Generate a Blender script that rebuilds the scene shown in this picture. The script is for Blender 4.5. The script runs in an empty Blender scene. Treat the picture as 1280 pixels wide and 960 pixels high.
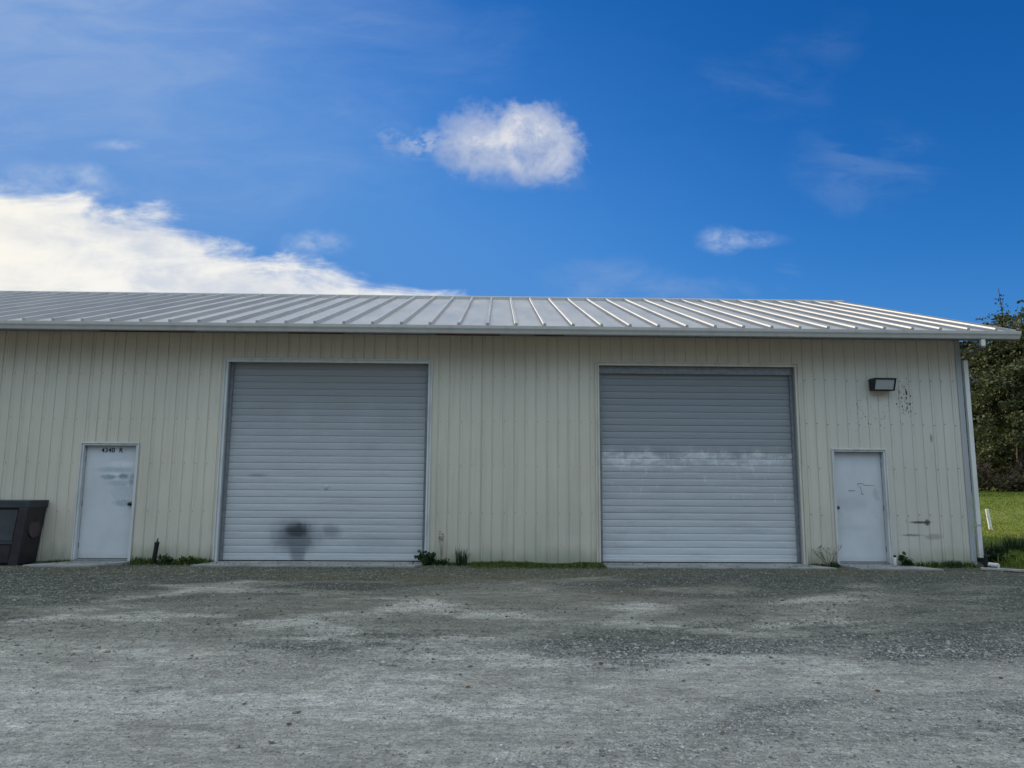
import bpy, math, random
import numpy as np
from mathutils import Matrix, Vector
R = math.radians
random.seed(7); rng = np.random.default_rng(7)
scene = bpy.context.scene
COL = scene.collection

# ------------------------------------------------------------------ camera
CAM_H, CAM_D, FPX = 1.4037, 13.4458, 906.8
YAW, PITCH, ROLL = -0.0191, 0.1403, 0.0065
c_, s_ = math.cos(YAW), math.sin(YAW)
_f0 = Vector((-s_, c_, 0)); _r0 = Vector((c_, s_, 0)); _u0 = Vector((0, 0, 1))
FWD = math.cos(PITCH)*_f0 + math.sin(PITCH)*_u0
_up = -math.sin(PITCH)*_f0 + math.cos(PITCH)*_u0
RIGHT = math.cos(ROLL)*_r0 + math.sin(ROLL)*_up
UP = -math.sin(ROLL)*_r0 + math.cos(ROLL)*_up
EYE = Vector((0, -CAM_D, CAM_H))
cd = bpy.data.cameras.new('camera'); cam = bpy.data.objects.new('camera', cd); COL.objects.link(cam)
M = Matrix.Identity(4)
for i in range(3):
    M[i][0], M[i][1], M[i][2], M[i][3] = RIGHT[i], UP[i], -FWD[i], EYE[i]
cam.matrix_world = M
cd.sensor_width = 36; cd.lens = FPX/1280*36; cd.clip_start = .05; cd.clip_end = 6000
scene.camera = cam

def ray(px, py): return FWD + RIGHT*((px-640)/FPX) - UP*((py-480)/FPX)
def at(px, py, Y=0.):                      # the point of the plane y = Y seen there
    d = ray(px, py); return EYE + d*((Y-EYE.y)/d.y)
def atz(px, py, Z=0.):
    d = ray(px, py); return EYE + d*((Z-EYE.z)/d.z)
def uv(px, py):
    d = ray(px, py); return d.x/d.y, d.z/d.y

# ------------------------------------------------------------------ mesh helpers
class MB:
    def __init__(s): s.v, s.f = [], []
    def add(s, v, f):
        n = len(s.v); s.v += [tuple(p) for p in v]; s.f += [tuple(i+n for i in q) for q in f]
    def box(s, x0, x1, y0, y1, z0, z1):
        s.add([(x0,y0,z0),(x1,y0,z0),(x1,y1,z0),(x0,y1,z0),(x0,y0,z1),(x1,y0,z1),(x1,y1,z1),(x0,y1,z1)],
              [(3,2,1,0),(4,5,6,7),(0,1,5,4),(1,2,6,5),(2,3,7,6),(3,0,4,7)])
    def extrude_poly(s, pts, axis, a, b):
        """pts: 2D outline; axis 'x': pts are (y,z) swept from x=a to x=b; 'z': (x,y); 'y': (x,z)."""
        n = len(pts)
        mk = {'x': lambda p,t:(t,p[0],p[1]), 'y': lambda p,t:(p[0],t,p[1]), 'z': lambda p,t:(p[0],p[1],t)}[axis]
        v = [mk(p,a) for p in pts]+[mk(p,b) for p in pts]
        s.add(v, [tuple(range(n))[::-1], tuple(range(n,2*n))]+[(i,(i+1)%n,n+(i+1)%n,n+i) for i in range(n)])
    def tube(s, pts, rad, n=8, cap=True):
        pts = [Vector(p) for p in pts]; rad = rad if isinstance(rad,(list,tuple)) else [rad]*len(pts)
        v, f = [], []
        a0 = None
        for i, p in enumerate(pts):
            t = (pts[min(i+1,len(pts)-1)]-pts[max(i-1,0)]).normalized()
            if a0 is None:
                a0 = Vector((1,0,0)) if abs(t.x) < .8 else Vector((0,1,0))
            a = (a0 - t*a0.dot(t)).normalized(); b = t.cross(a); a0 = a
            for k in range(n):
                q = 2*math.pi*k/n
                v.append(p + (a*math.cos(q)+b*math.sin(q))*rad[i])
        for i in range(len(pts)-1):
            for k in range(n):
                f.append((i*n+k, i*n+(k+1)%n, (i+1)*n+(k+1)%n, (i+1)*n+k))
        if cap:
            f.append(tuple(range(n))[::-1]); f.append(tuple(range((len(pts)-1)*n, len(pts)*n)))
        s.add(v, f)
    def build(s, name, mat, parent=None, bevel=0, smooth=False, loc=None):
        me = bpy.data.meshes.new(name); me.from_pydata(s.v, [], s.f); me.update()
        if mat: me.materials.append(mat)
        if smooth: me.polygons.foreach_set('use_smooth', [True]*len(me.polygons))
        o = bpy.data.objects.new(name, me); COL.objects.link(o)
        if parent: o.parent = parent
        if loc: o.location = loc
        if bevel:
            m = o.modifiers.new('bevel','BEVEL'); m.width = bevel; m.segments = 2; m.limit_method = 'ANGLE'
        return o

def np_mesh(name, V, F, mat, parent=None):
    """V (n,3), F (m,k) constant k"""
    me = bpy.data.meshes.new(name)
    k = F.shape[1]
    me.vertices.add(len(V)); me.vertices.foreach_set('co', np.ascontiguousarray(V, dtype=np.float32).ravel())
    me.loops.add(F.size); me.loops.foreach_set('vertex_index', np.ascontiguousarray(F, dtype=np.int32).ravel())
    me.polygons.add(len(F)); me.polygons.foreach_set('loop_start', np.arange(0, F.size, k, dtype=np.int32))
    me.update(calc_edges=True); me.validate()
    me.materials.append(mat)
    o = bpy.data.objects.new(name, me); COL.objects.link(o)
    if parent: o.parent = parent
    return o

def empty(name, loc=(0,0,0)):
    o = bpy.data.objects.new(name, None); COL.objects.link(o); o.location = loc; return o
def tag(o, label=None, cat=None, group=None, kind=None):
    if label: o['label'] = label
    if cat: o['category'] = cat
    if group: o['group'] = group
    if kind: o['kind'] = kind
    return o
def keep(ch, par):                       # parent a mesh built in world space
    ch.parent = par; ch.location = Vector(ch.location)-par.location; return ch

# ------------------------------------------------------------------ noise in numpy
def _vn(x, y, seed):
    xi, yi = np.floor(x).astype(np.int64), np.floor(y).astype(np.int64)
    fx, fy = x-xi, y-yi
    fx = fx*fx*(3-2*fx); fy = fy*fy*(3-2*fy)
    def h(a, b):
        n = (a*374761393 + b*668265263 + seed*974634777) & 0xffffffff
        n = ((n ^ (n >> 13))*1274126177) & 0xffffffff
        n = n ^ (n >> 16)
        return (n & 0xffff)/65535.
    return (h(xi,yi)*(1-fx)+h(xi+1,yi)*fx)*(1-fy)+(h(xi,yi+1)*(1-fx)+h(xi+1,yi+1)*fx)*fy
def fbm(x, y, seed=0, oct=4, gain=.5):
    a, t, s = 1., 0., 0.
    for i in range(oct):
        t = t + a*_vn(x*2**i+i*17.3, y*2**i-i*9.1, seed+i); s += a; a *= gain
    return t/s
def sstep(a, b, x):
    t = np.clip((x-a)/(b-a), 0, 1); return t*t*(3-2*t)

# ------------------------------------------------------------------ node helpers
class NT:
    def __init__(s, tree): s.t = tree; s.t.nodes.clear()
    def n(s, typ, **kw):
        nd = s.t.nodes.new(typ)
        for k, v in kw.items(): setattr(nd, k, v)
        return nd
    def set(s, sock, v):
        if isinstance(v, bpy.types.NodeSocket): s.t.links.new(v, sock)
        else:
            if sock.type == 'RGBA' and isinstance(v, (tuple, list)) and len(v) == 3: v = (*v, 1)
            sock.default_value = v
    def m(s, op, a, b=None, c=None, clamp=False):
        nd = s.n('ShaderNodeMath', operation=op, use_clamp=clamp)
        for i, v in enumerate((a, b, c)):
            if v is not None: s.set(nd.inputs[i], v)
        return nd.outputs[0]
    def add(s, a, b): return s.m('ADD', a, b)
    def sub(s, a, b): return s.m('SUBTRACT', a, b)
    def mul(s, a, b): return s.m('MULTIPLY', a, b)
    def mx(s, a, b): return s.m('MAXIMUM', a, b)
    def ss(s, x, a, b, lo=0., hi=1.):
        nd = s.n('ShaderNodeMapRange', interpolation_type='SMOOTHSTEP')
        for i, v in enumerate((x, a, b, lo, hi)): s.set(nd.inputs[i], v)
        return nd.outputs[0]
    def lin(s, x, a, b, lo=0., hi=1.):
        nd = s.n('ShaderNodeMapRange')
        for i, v in enumerate((x, a, b, lo, hi)): s.set(nd.inputs[i], v)
        return nd.outputs[0]
    def mix(s, f, a, b, blend='MIX'):
        nd = s.n('ShaderNodeMix', data_type='RGBA', blend_type=blend)
        s.set(nd.inputs[0], f); s.set(nd.inputs[6], a); s.set(nd.inputs[7], b)
        return nd.outputs[2]
    def pos(s):
        g = s.n('ShaderNodeNewGeometry'); return g.outputs['Position']
    def xyz(s, v):
        nd = s.n('ShaderNodeSeparateXYZ'); s.set(nd.inputs[0], v); return nd.outputs
    def comb(s, x, y, z):
        nd = s.n('ShaderNodeCombineXYZ')
        for i, v in enumerate((x, y, z)): s.set(nd.inputs[i], v)
        return nd.outputs[0]
    def vscale(s, v, sc, off=(0,0,0), rot=(0,0,0)):
        nd = s.n('ShaderNodeMapping'); s.set(nd.inputs[0], v)
        nd.inputs[1].default_value = off; nd.inputs[2].default_value = rot; nd.inputs[3].default_value = sc
        return nd.outputs[0]
    def noise(s, v, scale, det=4, rough=.55, dist=0.):
        nd = s.n('ShaderNodeTexNoise'); s.set(nd.inputs['Vector'], v)
        nd.inputs['Scale'].default_value = scale; nd.inputs['Detail'].default_value = det
        nd.inputs['Roughness'].default_value = rough; nd.inputs['Distortion'].default_value = dist
        return nd.outputs[0]
    def voro(s, v, scale, feat='F1', out='Distance'):
        nd = s.n('ShaderNodeTexVoronoi', feature=feat); s.set(nd.inputs['Vector'], v); nd.inputs['Scale'].default_value = scale
        return nd.outputs[out]
    def ramp(s, x, stops, interp='LINEAR'):
        nd = s.n('ShaderNodeValToRGB'); s.set(nd.inputs[0], x); r = nd.color_ramp; r.interpolation = interp
        while len(r.elements) < len(stops): r.elements.new(.5)
        for e, (p, c) in zip(r.elements, stops):
            e.position = p; e.color = (c,c,c,1) if isinstance(c,(int,float)) else (*c,1)
        return nd.outputs[0]
    def attr(s, name, out='Fac'):
        nd = s.n('ShaderNodeAttribute', attribute_name=name); return nd.outputs[out]
    def bump(s, h, strength=.3, dist=.01, nrm=None):
        nd = s.n('ShaderNodeBump'); nd.inputs['Strength'].default_value = strength; nd.inputs['Distance'].default_value = dist
        s.set(nd.inputs['Height'], h)
        if nrm is not None: s.set(nd.inputs['Normal'], nrm)
        return nd.outputs[0]
    def out(s, col, rough=.6, metal=0., nrm=None, spec=.5, trans=None):
        b = s.n('ShaderNodeBsdfPrincipled'); o = s.n('ShaderNodeOutputMaterial')
        s.set(b.inputs['Base Color'], col); s.set(b.inputs['Roughness'], rough); s.set(b.inputs['Metallic'], metal)
        s.set(b.inputs['Specular IOR Level'], spec)
        if nrm is not None: s.set(b.inputs['Normal'], nrm)
        sh = b.outputs[0]
        if trans:                                        # thin leaves let some light through
            t = s.n('ShaderNodeBsdfTranslucent'); s.set(t.inputs[0], col)
            mx = s.n('ShaderNodeMixShader'); mx.inputs[0].default_value = trans
            s.t.links.new(sh, mx.inputs[1]); s.t.links.new(t.outputs[0], mx.inputs[2]); sh = mx.outputs[0]
        s.t.links.new(sh, o.inputs[0])
def mat(name):
    m = bpy.data.materials.new(name); m.use_nodes = True; return m, NT(m.node_tree)

def blob(nt, X, Z, x, z, rx, rz, n=None, amp=.5, soft=.5):
    """soft elliptic stain on the facade, edge broken by noise n: 1 inside, 0 outside"""
    a = nt.m('POWER', nt.m('DIVIDE', nt.sub(X, x), rx), 2.); b = nt.m('POWER', nt.m('DIVIDE', nt.sub(Z, z), rz), 2.)
    d = nt.m('SQRT', nt.add(a, b))
    if n is not None: d = nt.add(d, nt.mul(nt.sub(n, .5), amp*2))
    return nt.ss(d, 1-soft, 1+soft, 1., 0.)

# ------------------------------------------------------------------ materials
# facade panels, cream paint: streaks, grime near the ground, mildew by the lamp
def siding_material():
    m, t = mat('cream_siding_paint'); P = t.pos(); X, Y, Z = t.xyz(P)
    big = t.noise(t.vscale(P, (.5,.5,.35)), 1., 5)
    streak = t.noise(t.vscale(P, (9,9,.35)), 1., 5, .6)
    streak2 = t.noise(t.vscale(P, (26,26,.9)), 1., 3, .6)
    fine = t.noise(P, 40, 4, .7)
    col = t.mix(t.ss(big, .3, .7), (.50,.452,.362), (.57,.515,.415))
    col = t.mix(t.mul(t.ss(streak, .48, .75), .42), col, (.37,.34,.28))
    col = t.mix(t.mul(t.ss(streak2, .5, .8), .3), col, (.38,.35,.30))
    # right bay is greyer and more weathered
    col = t.mix(t.mul(t.ss(X, 5.2, 6.8), .45), col, (.50,.475,.43))
    # splash dirt and algae along the foot
    foot = t.mul(t.ss(t.add(Z, t.mul(t.sub(t.noise(t.vscale(P,(5,5,2)),1.,4), .5), .35)), .02, .40, 1., 0.), .8)
    col = t.mix(foot, col, (.27,.27,.19))
    green = t.mul(t.ss(t.noise(t.vscale(P,(2.2,2.2,.7)),1.,4), .52, .72), t.ss(Z, .1, 1.6, .45, 0.))
    col = t.mix(green, col, (.36,.38,.28))
    for (px, py, rx, rz, k) in ((1151,653,.20,.022,.9),(1159,653,.05,.05,.95),(1140,669,.17,.02,.6),(1167,671,.16,.05,.35),(1164,548,.022,.07,.6)):
        c = at(px, py)
        col = t.mix(t.mul(blob(t, X, Z, c.x, c.z, rx, rz, t.noise(P, 22, 3), .7, .45), k), col, (.055,.053,.047))
    # rust thread by the weed stalk
    h = t.add(t.mul(t.noise(t.vscale(P,(3,3,1.2)),1.,2), 1.), t.mul(fine, .03))
    t.out(col, t.lin(streak, .3, .8, .42, .6), 0, t.bump(h, .5, .03), .4)
    return m

def trim_material(name, col, dirt=.3):
    m, t = mat(name); P = t.pos()
    n = t.noise(t.vscale(P,(6,6,1.5)), 1., 5, .65); f = t.noise(P, 55, 3, .7)
    c = t.mix(t.mul(t.ss(n, .42, .75), dirt), col, tuple(x*.45 for x in col))
    c = t.mix(t.mul(t.ss(f, .62, .75), dirt*.6), c, (.16,.15,.13))
    t.out(c, .45, 0, t.bump(n, .1, .01), .45); return m

def curtain_material(kind):
    m, t = mat('white_curtain_'+kind); P = t.pos(); X, Y, Z = t.xyz(P)
    hor = t.noise(t.vscale(P,(.9,1,9)), 1., 5, .6); blot = t.noise(t.vscale(P,(1.5,1.5,1.5)), 1., 5, .6)
    fine = t.noise(t.vscale(P,(14,14,22)), 1., 4, .65)
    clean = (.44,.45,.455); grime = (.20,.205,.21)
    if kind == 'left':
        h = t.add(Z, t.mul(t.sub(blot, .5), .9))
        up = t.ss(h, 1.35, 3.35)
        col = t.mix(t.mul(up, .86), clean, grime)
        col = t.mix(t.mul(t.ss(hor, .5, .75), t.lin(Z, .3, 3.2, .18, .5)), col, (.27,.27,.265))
        # soot above a vent: wide smudge, dark core, runs to the sill
        ph = t.m('FRACT', t.m('DIVIDE', t.sub(Z, .055), .1254)); edge_ = t.add(t.ss(ph, .0, .16, .42, 0.), t.ss(ph, .80, 1., 0., .25))
        n = t.add(t.mul(t.noise(P, 7, 4), .7), t.add(t.mul(t.noise(t.vscale(P,(22,22,3)),1.,3), .3), t.mul(edge_, -.18)))
        scr = t.mul(t.ss(t.noise(t.vscale(P,(3,3,40)),1.,4,.7), .60, .70), t.ss(blot, .42, .6)); col = t.mix(t.mul(scr, .35), col, (.2,.21,.215))
        g = at(366, 671); col = t.mix(t.mul(blob(t,X,Z,g.x,g.z,.37,.26,n,.45,.7), .88), col, (.125,.14,.15))
        g = at(368, 664); col = t.mix(t.mul(blob(t,X,Z,g.x,g.z,.19,.12,n,.6,.55), .9), col, (.03,.036,.042))
        g = at(370, 690); w = t.lin(Z, .05, .45, .12, .24)
        dr = t.ss(t.m('ABSOLUTE', t.add(t.sub(X, g.x), t.mul(t.sub(n,.5),.12))), t.mul(w,.55), t.mul(w,1.3), 1., 0.)
        col = t.mix(t.mul(t.mul(dr, t.ss(Z, .38, .52, 1., 0.)), .72), col, (.13,.15,.155))
        g = at(411, 665); col = t.mix(t.mul(blob(t,X,Z,g.x,g.z,.16,.11,n,.6,.75), .6), col, (.14,.155,.165))
        g = at(470, 678); col = t.mix(t.mul(blob(t,X,Z,g.x,g.z,.42,.16,n,.6,.8), .25), col, (.17,.19,.2))
        g = at(318, 594); col = t.mix(t.mul(blob(t,X,Z,g.x,g.z,.15,.03,n,.4,.5), .5), col, (.18,.2,.2))
    else:
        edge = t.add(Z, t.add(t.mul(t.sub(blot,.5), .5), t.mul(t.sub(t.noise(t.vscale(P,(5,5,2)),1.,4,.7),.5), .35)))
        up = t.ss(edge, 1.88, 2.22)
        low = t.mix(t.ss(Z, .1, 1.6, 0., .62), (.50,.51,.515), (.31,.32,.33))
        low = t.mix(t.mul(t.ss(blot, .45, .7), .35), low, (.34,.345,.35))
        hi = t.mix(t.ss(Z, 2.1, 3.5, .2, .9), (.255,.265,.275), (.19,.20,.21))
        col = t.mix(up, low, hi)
        band = t.mul(t.ss(edge, 1.72, 1.9), t.ss(edge, 2.0, 2.1, 1., 0.))
        col = t.mix(t.mul(band, t.ss(t.noise(t.vscale(P,(3.4,3.4,5.5)),1.,6,.75), .40, .62, .0, .9)), col, (.59,.59,.585))
        wipe = t.mul(t.ss(t.noise(t.vscale(P,(7,7,3)), 1., 4, .7), .57, .68), t.ss(Z, .6, 1.9))
        col = t.mix(t.mul(t.mul(wipe, t.ss(Z, 1.95, 2.1, 1., 0.)), .6), col, (.66,.66,.65))
        col = t.mix(t.mul(t.ss(hor, .5, .75), .35), col, (.24,.26,.28))
    col = t.mix(t.mul(t.ss(fine, .58, .8), .22), col, (.2,.2,.19))
    t.out(col, t.lin(blot, .3, .7, .32, .5), 0, t.bump(t.add(t.noise(t.vscale(P,(1.2,1,5)),1.,3), t.mul(t.noise(t.vscale(P,(3,3,9)),1.,3), .35)), .42, .03), .5)
    return m

def leaf_door_material(kind):
    m, t = mat('white_door_paint_'+kind); P = t.pos(); X, Y, Z = t.xyz(P)
    n = t.noise(t.vscale(P,(2,2,1.4)), 1., 5, .6); f = t.noise(t.vscale(P,(9,9,24)), 1., 4, .65); k = t.noise(P, 12, 4, .7)
    col = t.mix(t.ss(n, .3, .7), (.48,.49,.495), (.54,.55,.555))
    col = t.mix(t.mul(t.ss(f, .6, .75), .18), col, (.3,.31,.32))
    if kind == 'left':                       # rubbed-out writing, pale wipes and grey smears
        for (px,py,rx,rz,a,c) in ((141,587,.30,.045,.5,(.33,.36,.39)),(139,594.5,.17,.055,.45,(.70,.73,.76)),(133,596,.12,.04,.75,(.24,.27,.30)),
                                  (151,595.5,.085,.04,.85,(.2,.23,.26)),(146,604,.2,.04,.45,(.3,.33,.36)),(150,616,.18,.13,.3,(.33,.36,.40)),
                                  (152,629,.17,.05,.55,(.28,.31,.35)),(163,600,.05,.1,.7,(.25,.28,.31)),(148,580,.2,.05,.4,(.68,.71,.74))):
            c0 = at(px, py); w = t.ss(t.noise(t.vscale(P,(34,34,17)),1.,3,.7), .30, .52)
            col = t.mix(t.mul(t.mul(blob(t,X,Z,c0.x,c0.z,rx*1.1,rz*1.15,k,.5,.5), w), min(1., a*1.35)), col, c)
    else:
        for (px,py,rx,rz,a) in ((1066,630,.3,.12,.3),(1075,660,.3,.05,.2),(1098,617,.05,.09,.5),(1100,624,.04,.03,.5)):
            c0 = at(px, py); col = t.mix(t.mul(blob(t,X,Z,c0.x,c0.z,rx,rz,k,.5,.5), a), col, (.33,.35,.36))
    col = t.mix(t.mul(t.ss(t.add(Z, t.mul(t.sub(k,.5),.15)), .03, .22, 1., 0.), .45), col, (.36,.34,.28))
    t.out(col, .4, 0, t.bump(n, .15, .02), .5); return m

def roof_material():
    m, t = mat('galvanised_roof_paint'); P = t.pos()
    n = t.noise(t.vscale(P,(2.5,.6,.6)), 1., 5, .6); f = t.noise(t.vscale(P,(12,1.5,1.5)), 1., 4, .6)
    col = t.mix(t.ss(n, .3, .72), (.37,.362,.345), (.43,.42,.40))
    col = t.mix(t.mul(t.ss(f, .55, .8), .3), col, (.40,.40,.38))
    t.out(col, t.lin(n, .3, .7, .38, .52), 0., t.bump(n, .12, .02), .5); return m

def simple(name, col, rough=.6, metal=0., var=.3, scale=12., spec=.4, bump=.15):
    m, t = mat(name); P = t.pos(); n = t.noise(P, scale, 5, .6)
    c = t.mix(t.ss(n, .3, .75), col, tuple(x*(1-var) for x in col))
    t.out(c, rough, metal, t.bump(n, bump, .01), spec); return m

def concrete_material():
    m, t = mat('weathered_concrete'); P = t.pos()
    n = t.noise(P, 2.2, 6, .6); f = t.noise(P, 45, 4, .7); st = t.noise(t.vscale(P,(1.2,6,6)), 1., 4)
    c = t.mix(t.ss(n, .3, .7), (.20,.205,.20), (.29,.29,.275)); c = t.mix(t.mul(t.ss(st,.5,.7),.5), c, (.14,.145,.13))
    c = t.mix(t.mul(t.ss(f, .55, .75), .4), c, (.12,.12,.11))
    t.out(c, .85, 0, t.bump(t.add(n, t.mul(f,.3)), .4, .01), .3); return m

def ground_material():
    m, t = mat('gravel_yard'); P = t.pos(); X, Y, Z = t.xyz(P)
    loose = t.attr('loose'); dust = t.attr('dust'); moss = t.attr('moss'); grass = t.attr('grass'); red = t.attr('red')
    mid = t.noise(P, 8, 6, .72); grit = t.noise(P, 34, 5, .8); g = t.noise(P, 2.3, 6, .6); a = t.noise(P, 19, 4, .7); b = t.noise(P, 85, 4, .7)
    cs = t.xyz(t.voro(P, 55, 'F1', 'Color'))[0]; cs2 = t.xyz(t.voro(P, 105, 'F1', 'Color'))[1]
    packed = t.mix(t.ss(g, .3, .7), (.365,.36,.318), (.465,.458,.405))
    stone = t.mix(cs, (.085,.088,.08), (.235,.235,.215)); stone = t.mix(t.mul(cs2, .45), stone, (.15,.15,.138))
    col = t.mix(t.ss(t.add(loose, t.mul(t.sub(a,.5),1.1)), .25, .75), packed, stone)
    col = t.mix(t.mul(t.ss(t.add(dust, t.mul(t.sub(mid,.5),.8)), .38, .8), .8), col, (.54,.54,.49))
    col = t.mix(t.mul(red, .5), col, (.20,.135,.10))
    k = t.mul(t.mul(t.lin(mid, .3, .7, .70, 1.24), t.lin(grit, .3, .7, .52, 1.40)), t.lin(b, .3, .7, .80, 1.18))
    wall_dark = t.attr('wall_dark'); col = t.mix(t.mul(wall_dark, .74), col, t.mix(1., col, (.27,.30,.265), 'MULTIPLY'))  # darker tone over the ground on the wall side
    col = t.mix(t.mul(t.ss(t.add(moss, t.mul(t.sub(a,.5),.7)), .3, .8), .8), col, (.115,.105,.055))
    st = t.noise(t.vscale(P, (1.5,6.5,1), (0,0,0), (0,0,-.2)), 1., 7, .72); st2 = t.noise(t.vscale(P, (6,24,1), (3,1,0), (0,0,-.16)), 1., 5, .7)
    k = t.mul(t.mul(k, t.lin(st, .32, .68, .74, 1.22)), t.lin(st2, .3, .7, .74, 1.20))
    col = t.mix(1., col, t.comb(k, k, k), 'MULTIPLY')
    # scattered dark clods and chips pressed into the surface
    for (sc_v, lo_r, pick, amt) in ((13, .16, .80, .8), (27, .22, .72, .7), (60, .26, .66, .6)):
        vd = t.voro(t.vscale(P, (1,1.35,1)), sc_v, 'F1', 'Distance'); vr = t.xyz(t.voro(t.vscale(P, (1,1.35,1)), sc_v, 'F1', 'Color'))[0]
        sp_ = t.mul(t.ss(vd, lo_r*.6, lo_r*1.3, 1., 0.), t.ss(vr, pick, pick+.1))
        col = t.mix(t.mul(sp_, amt), col, (.075,.08,.072))
    gc = t.mix(t.ss(g, .35, .65), (.115,.165,.027), (.25,.25,.055)); gc = t.mix(t.mul(t.ss(b,.4,.7),.6), gc, (.08,.12,.025))
    col = t.mix(t.ss(t.add(grass, t.mul(t.sub(g,.5),.6)), .4, .6), col, gc)
    d1 = t.voro(P, 55, 'F1', 'Distance')
    h = t.add(t.mul(t.sub(1., d1), t.mul(loose, .35)), t.add(t.mul(grit, .9), t.mul(b, .25)))
    n1 = t.bump(mid, .9, .06); n2 = t.bump(h, .9, .025, n1)
    t.out(col, .92, 0, n2, .25); return m

def stone_material():
    m, t = mat('gravel_stone'); g = t.n('ShaderNodeNewGeometry'); r = g.outputs['Random Per Island']
    n = t.noise(g.outputs['Position'], 130, 3, .6); Y = t.xyz(g.outputs['Position'])[1]
    c = t.ramp(r, [(0,(.12,.122,.112)),(.2,(.24,.242,.222)),(.6,(.37,.37,.335)),(.88,(.47,.47,.43)),(.97,(.58,.58,.53)),(1,(.68,.68,.62))])
    c = t.mix(t.mul(t.ss(n,.35,.7),.4), c, (.17,.17,.16))
    big = t.noise(t.vscale(g.outputs['Position'], (.5,.9,1)), 1., 4, .6)          # stones get darker towards the wall
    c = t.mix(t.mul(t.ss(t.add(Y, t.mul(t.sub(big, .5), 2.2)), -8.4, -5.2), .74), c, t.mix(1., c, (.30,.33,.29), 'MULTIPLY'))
    t.out(c, .85, 0, None, .3); return m

def foliage(name, stops, rough=.6, trans=.25):
    m, t = mat(name); g = t.n('ShaderNodeNewGeometry'); r = g.outputs['Random Per Island']
    n = t.noise(g.outputs['Position'], .8, 3); n0 = t.noise(t.vscale(g.outputs['Position'], (.22,.5,.6)), 1., 3); v = t.add(t.add(t.mul(r, .38), t.mul(n, .34)), t.mul(t.sub(n0, .25), .55))
    t.out(t.ramp(v, stops), rough, 0, None, .25, trans); return m

M_SIDING = siding_material()
M_TRIM = trim_material('ivory_trim_paint', (.56,.51,.42), .4); M_TRIMW = trim_material('white_trim_paint', (.55,.55,.53), .4)
M_GUTTER = trim_material('gutter_paint', (.43,.42,.40), .25); M_CORNER = trim_material('grey_corner_paint', (.33,.335,.335), .3)
M_SPOUT = trim_material('downspout_paint', (.62,.60,.56), .3)
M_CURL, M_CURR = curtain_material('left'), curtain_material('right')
M_DOORL, M_DOORR = leaf_door_material('left'), leaf_door_material('right')
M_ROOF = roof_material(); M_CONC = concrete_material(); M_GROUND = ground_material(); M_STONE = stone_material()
M_GREY = simple('dull_grey_steel', (.22,.235,.25), .5, .2); M_BLACK = simple('black_plastic', (.012,.013,.014), .45, 0, .3, 30)
M_RUBBER = simple('black_rubber', (.012,.012,.013), .8); M_MAROON = simple('maroon_primer', (.11,.03,.035), .7, 0, .5, 3)
M_DARKWOOD = simple('dark_brown_board', (.030,.022,.026), .55, 0, .5, 6); M_SLATE = simple('charcoal_rail', (.035,.042,.048), .5, 0, .4, 8)
M_PANEL = simple('grey_panel', (.055,.061,.066), .5, 0, .35, 3); M_SOFFIT = simple('soffit_board', (.16,.165,.17), .8, 0, .3, 6)
M_KNOB = simple('dark_bronze', (.05,.045,.04), .35, .6); M_INK = simple('black_number_vinyl', (.012,.014,.018), .5)
M_SCUFF = simple('dark_scuff', (.10,.11,.12), .7); M_SCREW = simple('rusted_screw', (.16,.14,.12), .7)
M_MILDEW = simple('black_mildew', (.05,.05,.045), .9)
M_LENS = simple('prismatic_glass', (.36,.37,.37), .12, 0, .15, 60, .6, .4)
M_CAN = simple('white_can', (.72,.72,.70), .35); M_PVC = simple('white_pvc', (.78,.78,.74), .4); M_PLANK = simple('weathered_plank', (.36,.35,.32), .8, 0, .4, 20)
M_BARK = simple('bark', (.075,.06,.045), .9, 0, .5, 8, .2, .6)
M_LEAF_A = foliage('broadleaf_olive', [(0,(.015,.023,.009)),(.35,(.041,.054,.019)),(.7,(.085,.094,.036)),(1,(.155,.148,.07))])
M_LEAF_B = foliage('broadleaf_dark', [(0,(.010,.018,.009)),(.5,(.028,.041,.018)),(1,(.075,.083,.038))])
M_NEEDLE = foliage('conifer_needles', [(0,(.010,.020,.013)),(.5,(.024,.042,.022)),(1,(.055,.075,.035))], .6, .1)
M_BRAMBLE = foliage('bramble_leaf', [(0,(.030,.020,.013)),(.35,(.060,.040,.026)),(.6,(.045,.050,.020)),(.85,(.085,.085,.03)),(1,(.15,.10,.06))])
M_CANE = simple('bramble_cane', (.10,.055,.045), .7)
M_GRASS = foliage('field_grass', [(0,(.05,.095,.014)),(.4,(.125,.185,.025)),(.75,(.25,.265,.044)),(1,(.37,.33,.09))], .55, .3)
M_WEED = foliage('weed_green', [(0,(.012,.030,.012)),(.5,(.028,.055,.018)),(1,(.070,.105,.035))], .6, .2)
M_WALLGRASS = foliage('wall_grass_blade', [(0,(.03,.055,.010)),(.5,(.062,.095,.016)),(1,(.125,.15,.035))], .6, .2)
M_LITTER = foliage('dead_leaf', [(0,(.05,.03,.018)),(.5,(.11,.07,.04)),(1,(.20,.15,.09))], .8, .1)
M_DRY = simple('dry_stalk', (.16,.125,.09), .85)

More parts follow.
